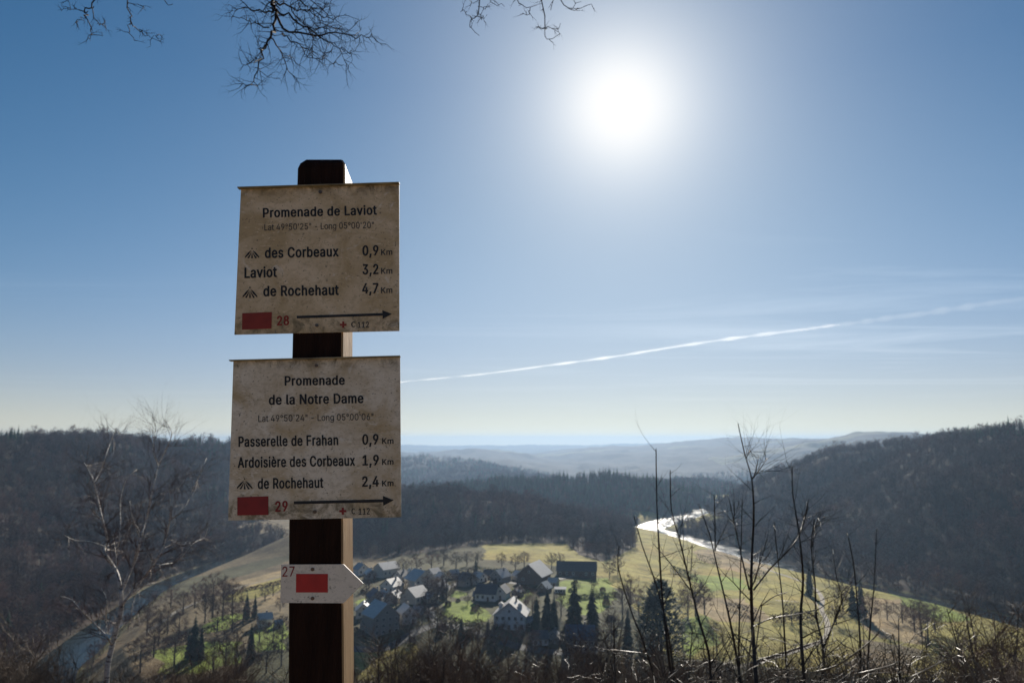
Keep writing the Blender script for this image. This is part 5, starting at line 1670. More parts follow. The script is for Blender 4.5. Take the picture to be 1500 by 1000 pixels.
def tr_fn(h, r):
    return lambda mb: mb.tube([(0, 0, -1.2), (.03, .02, h * .3), (-.05, .04, h * .6), (0, 0, h * .9)], [r * 1.25, r, r * .6, r * .15], 6)


KIND = {'bare': [], 'pale': [], 'conifer': [], 'bushy': []}
for i in range(4):
    r_ = random.Random(300 + i)
    KIND['bare'].append(two_part('t', tr_fn(10, .22), lambda mb: bare_crown(mb, r_, 11, 3.6 + .3 * i, 24, 9, 6, .055, .16), MAT['bare_wood']))
for i in range(2):
    r_ = random.Random(330 + i)
    KIND['pale'].append(two_part('t', tr_fn(9, .2), lambda mb: bare_crown(mb, r_, 10, 3.7, 24, 9, 6, .055, .12), MAT['bare_wood_pale']))
for i in range(3):
    r_ = random.Random(360 + i)
    KIND['conifer'].append(two_part('t', tr_fn(16, .3), lambda mb: conifer_crown(mb, r_, 18, 3.0 + .35 * i, 26, 15, .06), MAT['foliage_dark']))


def bushy(mb, r_):
    for i in range(1900):
        z = r_.uniform(.02, 1) ** .9
        w = 4.3 * math.sin(min(1, (1.02 - z) * 1.5 + .08) * math.pi / 2) * (.82 + .3 * r_.random())
        a = r_.uniform(0, 6.283)
        q = r_.random() ** .35
        p = np.array([math.cos(a) * w * q, math.sin(a) * w * q, .3 + z * 12.5])
        d = np.array([math.cos(a) * .8, math.sin(a) * .8, r_.uniform(-.2, .9)]) * r_.uniform(.5, 1.1)
        s_ = np.array([-math.sin(a), math.cos(a), r_.uniform(-.4, .4)]) * r_.uniform(.2, .45)
        n = len(mb.v)
        mb.v += [tuple(p - s_), tuple(p + s_), tuple(p + d)]
        mb.f.append((n, n + 1, n + 2))


for i in range(2):
    r_ = random.Random(390 + i)
    KIND['bushy'].append(two_part('t', tr_fn(11, .3), lambda mb: bushy(mb, r_), MAT['foliage_dark']))
NOM = {'bare': 11.0, 'pale': 10.0, 'conifer': 18.3, 'bushy': 13.2}
NAMES = {'bare': ('bare_tree', 'tree', 'bare brown tree'), 'pale': ('bare_tree', 'tree', 'pale leafless tree'), 'conifer': ('conifer_tree', 'conifer', 'dark pointed conifer'),
         'bushy': ('fir_tree', 'fir', 'dense dark rounded fir')}
TREE_LABELS = {}
_tk = 0


def valley_tree(px, py, hpx, kind, wide=1.0, label=None, p=None):
    global _tk
    g = ground(px, py) if p is None else p
    h = hpx * g[1] / F
    tm, cm = KIND[kind][_tk % len(KIND[kind])]
    _tk += 1
    nm, cat, desc = NAMES[kind]
    if label is None:
        near = min(LANDMARKS, key=lambda q: (q[0] - px) ** 2 + ((q[1] - py) * 1.6) ** 2)
        size = 'small' if h < 6 else ('tall' if h > (15 if kind == 'conifer' else 10.5) else 'medium')
        side = 'behind' if py < near[1] - 9 else ('in front of' if py > near[1] + 9 else 'beside')
        label = f'{size} {desc} {side} {near[2]}'
    root = thing(nm, label, cat, (g[0], g[1], g[2]), rng.uniform(0, 6.28))
    s_ = h / NOM[kind]
    root.scale = (s_ * wide, s_ * wide, s_)
    link('trunk', tm, root)
    link('crown', cm, root)
    TREE_LABELS.setdefault(label, []).append(root)
    return root


valley_tree(969, 968, 112, 'bushy', 1.0, 'biggest dark rounded fir, standing alone below the striped meadow')
valley_tree(958, 975, 96, 'bushy', .8)
for px, py, h, w in [(284, 966, 62, 1.0), (294, 968, 50, .9), (276, 964, 42, .9), (367, 968, 54, .8), (361, 908, 42, 1.), (373, 906, 36, .9), (842, 935, 84, 1.15), (868, 930, 72, 1.2),
                     (802, 918, 58, 1.1), (786, 924, 50, 1.0), (812, 930, 62, .9), (697, 842, 26, 1), (648, 880, 34, .9), (1186, 872, 44, 1.1), (1262, 905, 58, 1.0),
                     (1250, 900, 46, 1.0), (715, 935, 30, 1.1), (676, 930, 26, 1.2), (920, 945, 52, .9)]:
    valley_tree(px, py, h, 'conifer', w)
for px, py, h, w, k in [(311, 905, 62, 1.0, 'bare'), (326, 908, 58, 1.0, 'bare'), (340, 900, 50, 1.0, 'bare'), (300, 912, 44, 1.0, 'bare'), (318, 925, 38, 1, 'bare'), (262, 935, 40, 1, 'bare'),
                        (245, 928, 44, 1, 'bare'), (232, 946, 46, 1, 'bare'), (345, 985, 60, 1, 'bare'), (330, 975, 50, 1, 'bare'), (400, 942, 34, 1.1, 'bare'), (414, 936, 34, 1.1, 'bare'),
                        (388, 880, 22, 1.2, 'pale'), (400, 873, 20, 1.2, 'pale'), (410, 895, 22, 1.1, 'bare'), (640, 886, 40, 1.1, 'bare'), (654, 884, 46, 1.1, 'bare'), (628, 898, 34, 1.2, 'bare'),
                        (670, 862, 26, 1.2, 'bare'), (690, 858, 26, 1.2, 'bare'), (700, 826, 18, 1.3, 'pale'), (735, 830, 20, 1.2, 'bare'), (755, 834, 22, 1.2, 'bare'),
                        (768, 830, 22, 1.3, 'bare'), (808, 832, 22, 1.3, 'bare'), (820, 828, 18, 1.3, 'bare'), (650, 828, 22, 1.5, 'pale'), (668, 832, 22, 1.5, 'pale'),
                        (684, 828, 20, 1.5, 'pale'), (632, 832, 22, 1.5, 'bare'), (610, 836, 22, 1.4, 'bare'), (590, 840, 22, 1.4, 'bare'), (905, 840, 28, 1.1, 'bare'), (893, 846, 24, 1.2, 'bare'),
                        (924, 886, 42, 1.1, 'bare'), (912, 900, 44, 1.1, 'bare'), (936, 905, 40, 1.1, 'bare'), (1019, 902, 58, 1.15, 'bare'), (1008, 908, 48, 1.1, 'bare'), (1032, 899, 40, 1.1, 'bare'),
                        (780, 900, 36, 1.1, 'bare'), (770, 888, 30, 1.2, 'bare'), (760, 884, 28, 1.1, 'bare'), (822, 902, 36, 1.1, 'bare'),
                        (700, 905, 18, 1.4, 'pale'), (685, 885, 14, 1.4, 'pale'), (580, 890, 28, 1.2, 'bare'), (560, 896, 30, 1.2, 'bare'), (536, 880, 28, 1.2, 'bare'), (540, 862, 24, 1.2, 'bare'),
                        (590, 872, 24, 1.2, 'bare'), (626, 872, 30, 1.1, 'bare'), (618, 915, 30, 1.2, 'bare'), (640, 930, 40, 1.2, 'bare'), (600, 935, 40, 1.2, 'bare'), (660, 935, 36, 1.2, 'bare'),
                        (700, 945, 36, 1.2, 'bare'), (724, 950, 40, 1.1, 'bare'), (760, 955, 42, 1.1, 'bare'), (780, 965, 40, 1.1, 'bare'), (830, 970, 44, 1.1, 'bare'), (880, 965, 46, 1.1, 'bare'),
                        (900, 950, 42, 1.1, 'bare'), (1235, 895, 40, 1.1, 'bare'), (1275, 915, 44, 1.1, 'bare'), (1300, 908, 28, 1.2, 'bare'), (1322, 912, 30, 1.2, 'bare'), (1350, 930, 50, 1.1, 'bare'),
                        (1340, 925, 44, 1.1, 'bare'), (1360, 945, 56, 1.1, 'bare'), (1370, 925, 40, 1.1, 'bare'), (1215, 858, 18, 1.3, 'bare'),
                        (1160, 915, 30, 1.2, 'bare'), (1225, 915, 30, 1.2, 'bare'), 
                        (870, 862, 16, 1.3, 'pale'), (845, 868, 16, 1.3, 'pale'), (896, 925, 34, 1.1, 'bare'), (1000, 950, 44, 1.1, 'bare'), (1050, 955, 40, 1.1, 'bare'), (215, 930, 46, 1.1, 'bare'), (225, 962, 50, 1.1, 'bare'), (205, 985, 52, 1.1, 'bare'), (250, 890, 30, 1.2, 'bare'), (268, 900, 34, 1.2, 'bare'),
                        (285, 890, 34, 1.2, 'bare'), (300, 880, 28, 1.3, 'bare'), (356, 915, 36, 1.2, 'bare'),
                        (340, 925, 38, 1.2, 'bare'), (255, 975, 50, 1.1, 'bare'), (312, 985, 50, 1.1, 'bare'), (390, 985, 50, 1.1, 'bare'), (412, 975, 48, 1.1, 'bare'), (380, 940, 34, 1.2, 'pale')]:
    valley_tree(px, py, h, k, w)
def bush_mesh(seed):
    r_ = random.Random(seed)
    mb = MB()
    for i in range(420):
        a, z = r_.uniform(0, 6.28), r_.random()
        w = 1.3 * math.sqrt(max(.04, 1 - z * z)) * r_.uniform(.5, 1.1)
        p = np.array([math.cos(a) * w, math.sin(a) * w, z * 1.9 - .1])
        d = np.array([math.cos(a) * .4 + r_.gauss(0, .25), math.sin(a) * .4 + r_.gauss(0, .25), r_.uniform(.1, .7)])
        mb.spike(p, p + d, .07)
    return mb.mesh('foliage', MAT['hedge_green'] if seed % 2 else MAT['bare_wood'])


BUSHES = [bush_mesh(900 + i) for i in range(4)]
for i in range(70):
    px, py = rng.uniform(520, 905), rng.uniform(838, 945)
    if any(abs(px - q[0]) < 9 and -4 < q[1] - py < 14 for q in LANDMARKS):
        continue
    g = ground(px, py)
    o = link('bush', BUSHES[i % 4])
    o.location = tuple(g)
    o.scale = [rng.uniform(.7, 1.5)] * 3
    o.rotation_euler = (0, 0, rng.uniform(0, 6.28))
    tag(o, 'low round garden bush among the village houses', 'bush', 'low garden bushes among the village houses')
# the wooded banks of the river on the valley floor
_n = 0
for i in range(0, len(RIV) - 1):
    x, y, hw = RIV[i]
    if y < 300 or y > 900:
        continue
    for side in (-1, 1):
        t = RIV[i + 1] - RIV[i]
        nv = np.array([-t[1], t[0]]) / (np.hypot(t[0], t[1]) or 1) * side
        toward = nv[0] * (-x) > 0
        if (not toward and x > 0) or rng.random() < .2:
            continue
        q = np.array([x, y]) + nv * (hw + rng.uniform(4, 9))
        if x > 150 and y > 690:
            continue
        z = hz(q[0], q[1])
        px = 750 + F * q[0] / q[1]
        if not (10 < px < 1490):
            continue
        p = np.array([q[0], q[1], z])
        h = rng.uniform(6, 10.5)
        py = HORIZON - F * (z - CZ) / q[1]
        valley_tree(px, py, h * F / q[1], 'bare', rng.uniform(.9, 1.2), ('bare brown tree in the row along the birch-side river' if x < 0 else 'bare brown tree in the row along the eastern river'), p)
for lb, rs in TREE_LABELS.items():
    if len(rs) > 1:
        for r_ in rs:
            r_['group'] = ('conifers ' if 'conifer' in lb or 'fir ' in lb else 'bare trees ') + 'standing ' + ' '.join(lb.split()[lb.split().index('tree') + 1 if 'tree' in lb else 3:])


def hedge(pix, hpx, label, mat='hedge_green', name='hedge', cat='hedge'):
    P = [ground(px, py) for px, py in pix]
    mb = MB()
    r_ = random.Random(int(pix[0][0]))
    o = P[0]
    for a, b in zip(P[:-1], P[1:]):
        ln = np.linalg.norm(b - a)
        for i in range(int(ln * 26)):
            c = a + (b - a) * r_.random() - o
            hh = hpx * a[1] / F
            z = r_.random() * hh
            w = 1.5 * math.sqrt(max(.05, 1 - (z / hh) ** 2))
            p = c + np.array([r_.uniform(-w, w), r_.uniform(-w, w), z - .2])
            d = np.array([r_.gauss(0, .5), r_.gauss(0, .5), r_.uniform(.1, .8)])
            s_ = np.array([r_.gauss(0, .25), r_.gauss(0, .25), .05])
            n = len(mb.v)
            mb.v += [tuple(p - s_), tuple(p + s_), tuple(p + d)]
            mb.f.append((n, n + 1, n + 2))
    ob = mb.build(name, MAT[mat])
    ob.location = tuple(o)
    tag(ob, label, cat)


hedge([(1022, 822), (1056, 828)], 11, 'dark hedge at the upper end of the striped meadow', 'hedge_green')
hedge([(983, 836), (1012, 846)], 9, 'short dark hedge beside the upper meadow edge', 'hedge_green')
hedge([(1092, 842), (1122, 848)], 11, 'dark clump hedge near the top of the footpath', 'hedge_green')
hedge([(1066, 892), (1110, 905)], 13, 'brown thorn hedge crossing the tan meadow strip', 'bare_wood')
hedge([(1130, 912), (1200, 905)], 12, 'brown thorn hedge beside the footpath bend', 'bare_wood')
hedge([(640, 912), (680, 918), (716, 930)], 11, 'dark garden hedge below the bright village lawn', 'hedge_green')
hedge([(700, 838), (760, 846)], 9, 'dark hedge between the upper meadow and barn', 'hedge_green')
hedge([(838, 878), (905, 872)], 6, 'low hedge dividing the green garden plots', 'hedge_green')
hedge([(330, 872), (420, 852)], 5, 'thin hedge between the tan fields by the post', 'bare_wood')
hedge([(240, 945), (300, 928), (350, 915)], 9, 'brown hedge across the fields near the conifer pair', 'bare_wood')


# ------------------------------------------------------------------ foreground: traced branches with grown twigs
def unit(v):
    return v / (np.linalg.norm(v) or 1)


def sprout(mb, pts, rad, r_, count, length, depth, droop=.0, spread=.9, n=3, start=.15, kids=3, wob=.22):
    """twigs along a limb; each may carry finer ones"""
    P = np.array(pts)
    seg = np.linalg.norm(np.diff(P, axis=0), axis=1)
    cum = np.concatenate([[0], np.cumsum(seg)])
    for c in range(count):
        t = (start + (1 - start) * (c + r_.random()) / count) * cum[-1]
        i = min(int(np.searchsorted(cum, t)) - 1, len(seg) - 1)
        i = max(i, 0)
        f = (t - cum[i]) / (seg[i] or 1)
        p = P[i] + (P[i + 1] - P[i]) * f
        r0 = (rad[i] + (rad[i + 1] - rad[i]) * f) * .5
        ax = unit(P[i + 1] - P[i])
        rv = np.array([r_.gauss(0, 1), r_.gauss(0, 1), r_.gauss(0, 1)])
        rv = unit(rv - ax * (rv @ ax))
        d = unit(ax * r_.uniform(.45, 1.0) + rv * spread)
        L_ = length * r_.uniform(.5, 1.15)
        twig(mb, p, d, L_, r0, depth, r_, droop, kids, wob, n)


def twig(mb, p, d, L_, r0, depth, r_, droop, kids, wob, n=3):
    k = 4 if depth > 0 else 3
    pts = [p]
    rad = [r0]
    for i in range(k):
        d = unit(d + np.array([r_.gauss(0, wob), r_.gauss(0, wob), r_.gauss(0, wob) - droop]))
        p = p + d * L_ / k
        pts.append(p)
        rad.append(r0 * (1 - .78 * (i + 1) / k))
    mb.tube(pts, rad, n, False)
    if depth > 0:
        for i in range(kids):
            j = r_.randint(1, k - 1) if i else k
            ax = unit(pts[j] - pts[j - 1])
            rv = np.array([r_.gauss(0, 1), r_.gauss(0, 1), r_.gauss(0, 1)])
            rv = unit(rv - ax * (rv @ ax))
            twig(mb, pts[j], unit(ax + rv * .75), L_ * r_.uniform(.4, .7), rad[j] * .8, depth - 1, r_, droop, kids, wob, n)


def trace(pix, y0, dy, r_, jit=.35, sub=3):
    """pixel polyline -> 3-D polyline at a wandering distance"""
    out = []
    P = smooth_line([(a, b, 0) for a, b in pix], sub)
    for k, q in enumerate(P):
        y = y0 + dy * k / max(len(P) - 1, 1) + jit * math.sin(k * .9 + y0 * 7 + pix[0][0])
        out.append(at_y(q[0], q[1], y))
    return out


def lin(a, b, n):
    return [a + (b - a) * i / (n - 1) for i in range(n)]


def build_birch():
    r_ = random.Random(5)
    Zb = lambda x, y: (x / 2.44, 590 + y / 2.44)
    Y = 20.0
    p0 = at_y(*Zb(380, 1000), Y)
    gz = hz(p0[0], Y)
    root = thing('birch_tree', 'bare white-barked birch with several leaning stems above the river valley', 'birch', (p0[0], Y, gz))
    tr, cr = MB(), MB()
    limbs = [
        ([(380, 1000), (386, 930), (400, 870), (418, 800), (434, 735), (432, 665)], .105, .075, 0),
        ([(432, 665), (420, 610), (396, 568), (373, 530), (382, 480), (366, 420), (350, 350), (336, 285), (324, 255)], .062, .026, 1),
        ([(336, 285), (364, 232), (380, 182), (398, 132), (415, 88)], .024, .008, 2),
        ([(324, 255), (312, 230), (300, 212)], .016, .006, 2),
        ([(432, 680), (460, 612), (490, 542), (505, 470), (526, 400), (545, 310), (566, 222), (600, 152), (614, 104), (584, 58)], .058, .010, 1),
        ([(566, 222), (546, 165), (558, 92)], .016, .006, 2),
        ([(436, 720), (500, 640), (546, 580), (580, 520), (600, 450), (610, 380), (604, 290)], .050, .012, 1),
        ([(546, 580), (600, 574), (640, 560), (690, 502), (732, 478), (744, 432)], .026, .008, 2),
        ([(580, 520), (640, 498), (720, 490)], .016, .006, 2),
        ([(604, 420), (655, 382), (690, 306), (724, 234), (738, 198)], .022, .007, 2),
        ([(402, 866), (380, 832), (342, 792), (292, 742), (256, 702), (216, 690)], .040, .008, 2),
        ([(382, 834), (378, 762), (382, 702), (362, 660)], .022, .008, 2),
        ([(418, 800), (390, 780), (354, 770)], .016, .006, 2),
        ([(416, 602), (414, 542), (404, 470)], .022, .008, 2),
        ([(412, 562), (430, 452), (430, 352), (452, 272), (490, 238)], .024, .007, 2),
        ([(500, 482), (472, 402), (464, 350)], .018, .007, 2),
        ([(376, 512), (322, 494), (268, 490), (224, 468)], .016, .006, 2),
        ([(440, 712), (480, 680), (520, 650), (560, 640)], .016, .006, 2),
        ([(430, 660), (470, 600), (486, 520)], .016, .007, 2),
        ([(505, 470), (470, 420), (410, 470)], .012, .005, 2),
        ([(526, 400), (560, 330), (640, 300), (668, 250)], .014, .005, 2),
        ([(366, 420), (330, 380), (318, 330)], .012, .005, 2),
        ([(404, 862), (450, 790), (500, 745)], .016, .006, 2),
    ]
    for pix, ra, rb, lev in limbs:
        pts = trace([Zb(*q) for q in pix], Y + r_.uniform(-.2, .2) * lev, r_.uniform(-1.2, 1.2) * lev * .6, r_, .12 * lev)
        if lev == 0:
            base = np.array([p0[0] - .05, Y, gz - .3])
            pts = [base, base + (pts[0] - base) * .5] + pts
        ra, rb = ra * .66, rb * .66
        rad = lin(ra, rb, len(pts))
        b_ = tr if lev < 2 or ra > .016 else cr
        tr.tube(pts, rad, 7 if lev < 2 else 5)
        if lev:
            sprout(cr, pts, [max(q, .0098) for q in rad], r_, 28 if lev == 1 else 22, 1.0, 2, -.04, .7, 3, .10, 4, .13)
    inv = Vector(root.location)
    o1 = tr.build('trunk', MAT['birch'], root, True)
    o2 = cr.build('crown', MAT['birch_twig'], root)
    mount(root)


build_birch()


def build_overhang():
    r_ = random.Random(9)
    Za = lambda x, y: (60 + x / 3, y / 3)
    Zc = lambda x, y: (620 + x / 3, y / 3)
    Y = 5.5
    root = thing('overhanging_tree', 'bare old tree whose dark knotty branches hang into the upper sky', 'tree', (-3.6, -2.2, hz(-3.6, -2.2)))
    tb = MB()
    zb = hz(-3.6, -2.2)
    tb.tube([(-3.6, -2.2, zb - .3), (-3.5, -2.1, zb + .5), (-3.4, -2.0, zb + 2.5), (-3.2, -1.6, zb + 5.2), (-3.1, -1.4, zb + 8.5), (-3.0, -1.2, zb + 11)], [.34, .27, .23, .19, .12, .05], 10)
    boughs = [[(-3.25, -1.7, zb + 4.6), (-3.2, 1.0, zb + 6.2), (-2.9, 3.6, zb + 6.6), (-2.35, 5.4, zb + 6.3)],
              [(-3.2, -1.6, zb + 5.2), (-2.2, 1.5, zb + 7.2), (-1.4, 4.0, zb + 7.2), (-.9, 5.4, zb + 6.6)],
              [(-3.1, -1.5, zb + 6.0), (-1.4, 1.6, zb + 8.0), (-.2, 4.0, zb + 7.6), (.35, 5.4, zb + 6.7)]]
    for b in boughs:
        P = smooth_line([(*q,) for q in b], 5)
        tb.tube([np.array(q) for q in P], lin(.13, .035, len(P)), 7)
    o = tb.build('trunk', MAT['bark_dark'], root, True)
    groups = [
        (Za, [([(240, -60), (232, 20), (206, 50), (201, 75), (212, 120), (226, 150), (280, 156)], 6, 2), ([(206, 50), (150, 45), (80, 40)], 3.5, 1.5), ([(201, 75), (172, 92), (150, 100)], 3, 1.5),
              ([(232, 30), (240, 80), (256, 106), (280, 126)], 4, 1.5), ([(256, 106), (285, 95)], 2.5, 1.5), ([(226, 150), (208, 165)], 2.5, 1.5), ([(130, 45), (128, 8)], 2.5, 1.2),
              ([(355, -60), (380, 30), (402, 78), (388, 116), (386, 145), (410, 170)], 5, 2), ([(396, 95), (430, 130), (466, 160), (530, 178)], 4, 1.5), ([(380, 20), (420, 15), (450, 38)], 3.5, 1.5),
              ([(490, 166), (520, 150)], 2, 1.2), ([(430, 130), (466, 140)], 2, 1.2), ([(530, -50), (555, 14), (585, 25)], 4, 1.5)], 'end'),
        (Za, [([(1000, -80), (1012, -20), (1025, 30), (1030, 60), (1020, 130), (1000, 175), (968, 210), (970, 252), (946, 330), (925, 375), (870, 365)], 15, 2.2),
              ([(968, 210), (948, 210)], 4, 2), ([(970, 255), (930, 270), (885, 286)], 4, 1.6), ([(970, 258), (940, 282)], 3, 1.6), ([(925, 376), (952, 382)], 3, 1.5),
              ([(955, 300), (985, 330), (1022, 346)], 3, 1.5), ([(1030, 60), (1060, 122), (1110, 145), (1200, 152), (1290, 148), (1380, 160), (1440, 160), (1475, 180)], 11, 1.8),
              ([(1035, 40), (1090, 70), (1150, 112), (1210, 146), (1260, 190), (1310, 215), (1340, 272)], 9, 1.8), ([(1310, 215), (1362, 226)], 3, 1.5),
              ([(1015, 170), (1050, 222), (1070, 262), (1086, 312), (1120, 350)], 6, 1.6), ([(1070, 242), (1102, 250)], 3, 1.5),
              ([(1060, 150), (1100, 180), (1140, 202), (1160, 240), (1230, 265), (1252, 240)], 6, 1.6), ([(1230, 265), (1300, 276)], 3, 1.5),
              ([(1025, 40), (985, 50), (920, 40), (868, 0)], 8, 2), ([(1000, 120), (940, 105), (905, 85), (868, 76)], 6, 1.6), ([(920, 40), (870, 36), (832, 32)], 3.5, 1.5),
              ([(1030, 5), (1090, 30), (1150, 50), (1220, 56), (1272, 18)], 8, 1.8), ([(1150, 50), (1200, 62), (1250, 110), (1340, 142)], 5, 1.6), ([(1080, -60), (1110, -20), (1160, 20), (1190, 50), (1240, 30), (1290, 18)], 7, 1.8),
              ([(1220, 60), (1280, 80), (1340, 60)], 4, 1.6), ([(1190, 150), (1196, 200), (1180, 242)], 3.5, 1.5), ([(1380, 160), (1412, 130)], 3, 1.5), ([(1340, 142), (1392, 96)], 3, 1.5),
              ([(1110, 145), (1160, 120), (1230, 118), (1300, 105)], 4, 1.5), ([(1130, -50), (1180, 0), (1260, 60), (1300, 75)], 5, 1.6), ([(1100, 30), (1130, 90), (1190, 130)], 5, 1.6)], 'end'),
        (Zc, [([(256, -60), (236, 45), (216, 86), (206, 110), (240, 150)], 5, 1.8), ([(216, 86), (190, 62), (164, 45)], 3, 1.5), ([(236, 45), (256, 68), (282, 66)], 3, 1.5), ([(240, 30), (270, 36)], 2.5, 1.5),
              ([(180, -40), (190, 0), (212, 8)], 3, 1.5), ([(520, -60), (527, 60), (535, 126), (546, 160), (600, 162)], 5, 1.6), ([(535, 126), (495, 130)], 2.5, 1.5), ([(540, 130), (580, 126), (606, 114)], 2.5, 1.5),
              ([(390, -40), (420, 15), (470, 35), (520, 14)], 4, 1.6), ([(470, 35), (462, 58), (424, 60)], 3, 1.5), ([(572, -40), (564, 40)], 3, 1.5), ([(585, -30), (640, 40), (700, 36), (746, 20)], 4, 1.6),
              ([(640, 40), (692, 14)], 2.5, 1.5), ([(290, -20), (312, 8), (356, 15)], 3, 1.5)], 'end'),
    ]
    ends = [np.array(b[-1]) for b in boughs]
    for gi, (zf, lines, _) in enumerate(groups):
        mb = MB()
        dy = r_.uniform(-.1, .1)
        for pix, wa, wb in lines:
            pts = trace([zf(*q) for q in pix], Y + dy, r_.uniform(-.3, .3), r_, .06, 3)
            # knotty: a small jog at each node
            pts = [pts[0]] + [p + np.array([r_.gauss(0, .006), r_.gauss(0, .02), r_.gauss(0, .006)]) for p in pts[1:]]
            ra, rb = 1.2 * wa / 3 * Y / F / 2, 1.3 * wb / 3 * Y / F / 2
            rad = lin(ra, rb, len(pts))
            if pix[0][1] < -15:          # rises out of the picture to its bough
                e = min(ends, key=lambda q: np.linalg.norm(q - pts[0]))
                pts = [e, (e + pts[0]) / 2 + np.array([0, 0, .05])] + pts
                rad = [ra * 1.6, ra * 1.3] + rad
            mb.tube(pts, rad, 5)
            ln = sum(np.linalg.norm(a - b) for a, b in zip(pts[2:-1], pts[3:]))
            sprout(mb, pts, [max(q, .0056) for q in rad], r_, max(3, int(ln * (26 if gi == 1 else 12))), .17 if gi == 1 else .10, 1, .02, 1.0, 3, .35 if pix[0][1] < -15 else .2, 3, .3)
        mb.build('branch', MAT['twig_black'], root)
    mount(root)


build_overhang()


def stem_thing(name, label, cat, lines, Y, seed, wmax, group=None, twigs=6, tl=.35, mat='sapling', dep=1, jit=.1):
    """a young tree or shrub traced in the photograph, rooted in the slope below the picture"""
    r_ = random.Random(seed)
    main = lines[0][0]
    foot = at_y(*main[-1], Y)
    gz = hz(foot[0], Y)
    root = thing(name, label, cat, (foot[0], Y, gz), 0, group)
    st, tw = MB(), MB()
    for li, (pix, wa, wb) in enumerate(lines):          # from tip to foot
        dy = 0 if li == 0 else r_.uniform(-.25, .25)
        pts = trace(pix, Y + dy, 0 if li == 0 else -dy, r_, jit, 3)
        rad = [(.62 * wa + (.80 * wb - .62 * wa) * (k / (len(pts) - 1)) ** 1.3) * Y / F / 2 for k in range(len(pts))]
        if li == 0:
            e = pts[-1]
            b = np.array([e[0] + r_.uniform(-.1, .1), Y, gz - .15])
            pts = pts + [(e + b) / 2, b]
            rad = rad + [rad[-1] * 1.1, rad[-1] * 1.3]
        st.tube(pts, rad, 6)
        # buds and side twigs
        sprout(tw, pts[::-1], [max(q, .003) for q in rad[::-1]], r_, int(twigs * 1.7) if li == 0 else max(3, twigs), tl, dep, -.03, .7, 3, .25, 2, .12)
        for k in range(0, len(pts) - 2):
            if r_.random() < .7:
                a = r_.uniform(0, 6.28)
                d = np.array([math.cos(a), math.sin(a) * .6, .9]) * rad[k] * 3.2
                tw.spike(pts[k], pts[k] + d, rad[k] * .9)
    st.build('stem', MAT[mat], root, True)
    tw.build('twigs', MAT[mat], root)
    mount(root)


Zs = lambda x, y: (880 + x / 2.631, 620 + y / 2.631)
Zr = lambda x, y: (1150 + x / 2.5, 600 + y / 2.5)


def zs(l):
    return [Zs(*q) for q in l]


def zr(l):
    return [Zr(*q) for q in l]


G = 'young bare saplings rising on the slope in front'
stem_thing('sapling', 'straight dark sapling at the left edge of the river glitter', 'sapling', [(zs([(213, 100), (216, 300), (225, 480), (235, 640), (250, 800), (275, 1000)]), 2.6, 5.5)], 7.2, 1, 5, twigs=5)
stem_thing('sapling', 'slanting forked sapling crossing the middle of the river glitter', 'sapling',
           [(zs([(268, 180), (272, 330), (302, 440), (340, 600), (380, 760), (415, 880), (425, 1000)]), 2.2, 5.5), (zs([(352, 470), (350, 540), (342, 610)]), 1.6, 2.4),
            (zs([(200, 460), (270, 540), (344, 640)]), 1.4, 2.4)], 6.8, 2, 5, twigs=11)
stem_thing('sapling', 'thin arching sapling over the dark rounded fir', 'sapling', [(zs([(128, 355), (160, 470), (200, 580), (236, 700), (262, 820), (285, 1000)]), 2.4, 4)], 7.6, 3, 4, twigs=4)
stem_thing('sapling', 'thin bent sapling in front of the meadow, leftmost of the row', 'sapling', [(zs([(72, 470), (66, 540), (90, 640), (130, 755), (160, 830), (210, 985)]), 2.2, 4)], 7.9, 4, 4, twigs=5)
stem_thing('sapling', 'tallest sapling, forked near its top and reaching above the skyline', 'sapling',
           [(zs([(529, 0), (555, 118), (582, 215), (590, 350), (583, 500), (580, 640), (586, 800), (600, 1000)]), 2.0, 7.5), (zs([(642, 135), (612, 178), (583, 215)]), 1.6, 2.6),
            (zs([(608, 130), (598, 180), (584, 215)]), 1.4, 2.4), (zs([(575, 104), (562, 130)]), 1.5, 2), (zs([(800, 320), (770, 420), (722, 490), (650, 562), (590, 640)]), 1.8, 3.6),
            (zs([(640, 450), (615, 530), (592, 610)]), 1.6, 2.8)], 6.0, 5, 7, twigs=10)
stem_thing('sapling', 'leaning sapling with short fork just right of the river bend', 'sapling',
           [(zs([(378, 310), (420, 430), (446, 540), (480, 680), (510, 820), (540, 1000)]), 2.0, 5), (zs([(437, 275), (440, 380), (441, 490)]), 1.8, 2.8), (zs([(494, 370), (466, 430), (441, 482)]), 1.4, 2.2)], 6.6, 6, 5, twigs=6)
stem_thing('sapling', 'slender upright sapling close beside the tallest one', 'sapling',
           [(zs([(545, 290), (541, 480), (536, 700), (532, 860), (536, 1000)]), 1.8, 4), (zs([(494, 288), (514, 380), (540, 500), (572, 640)]), 1.8, 3.4), (zs([(514, 310), (514, 380)]), 1.6, 2.2),
            (zs([(476, 335), (500, 370), (514, 385)]), 1.2, 1.8)], 6.9, 7, 4, twigs=7)
stem_thing('sapling', 'tall curved sapling against the dark eastern slope', 'sapling',
           [(zs([(738, 165), (740, 270), (765, 430), (780, 600), (770, 760), (785, 1000)]), 2.4, 6), (zs([(802, 290), (788, 350), (766, 430)]), 1.8, 2.6)], 6.3, 8, 6, twigs=7)
stem_thing('sapling', 'thin upright sapling between the two tallest ones', 'sapling', [(zs([(668, 380), (680, 500), (700, 680), (710, 850), (720, 1000)]), 1.8, 4)], 7.4, 9, 4, twigs=7)
stem_thing('sapling', 'upright sapling before the valley woods with sideways twigs', 'sapling', [(zr([(228, 450), (250, 560), (264, 700), (275, 850), (276, 1000)]), 2.0, 4)], 7.2, 10, 4, twigs=8, tl=.3)
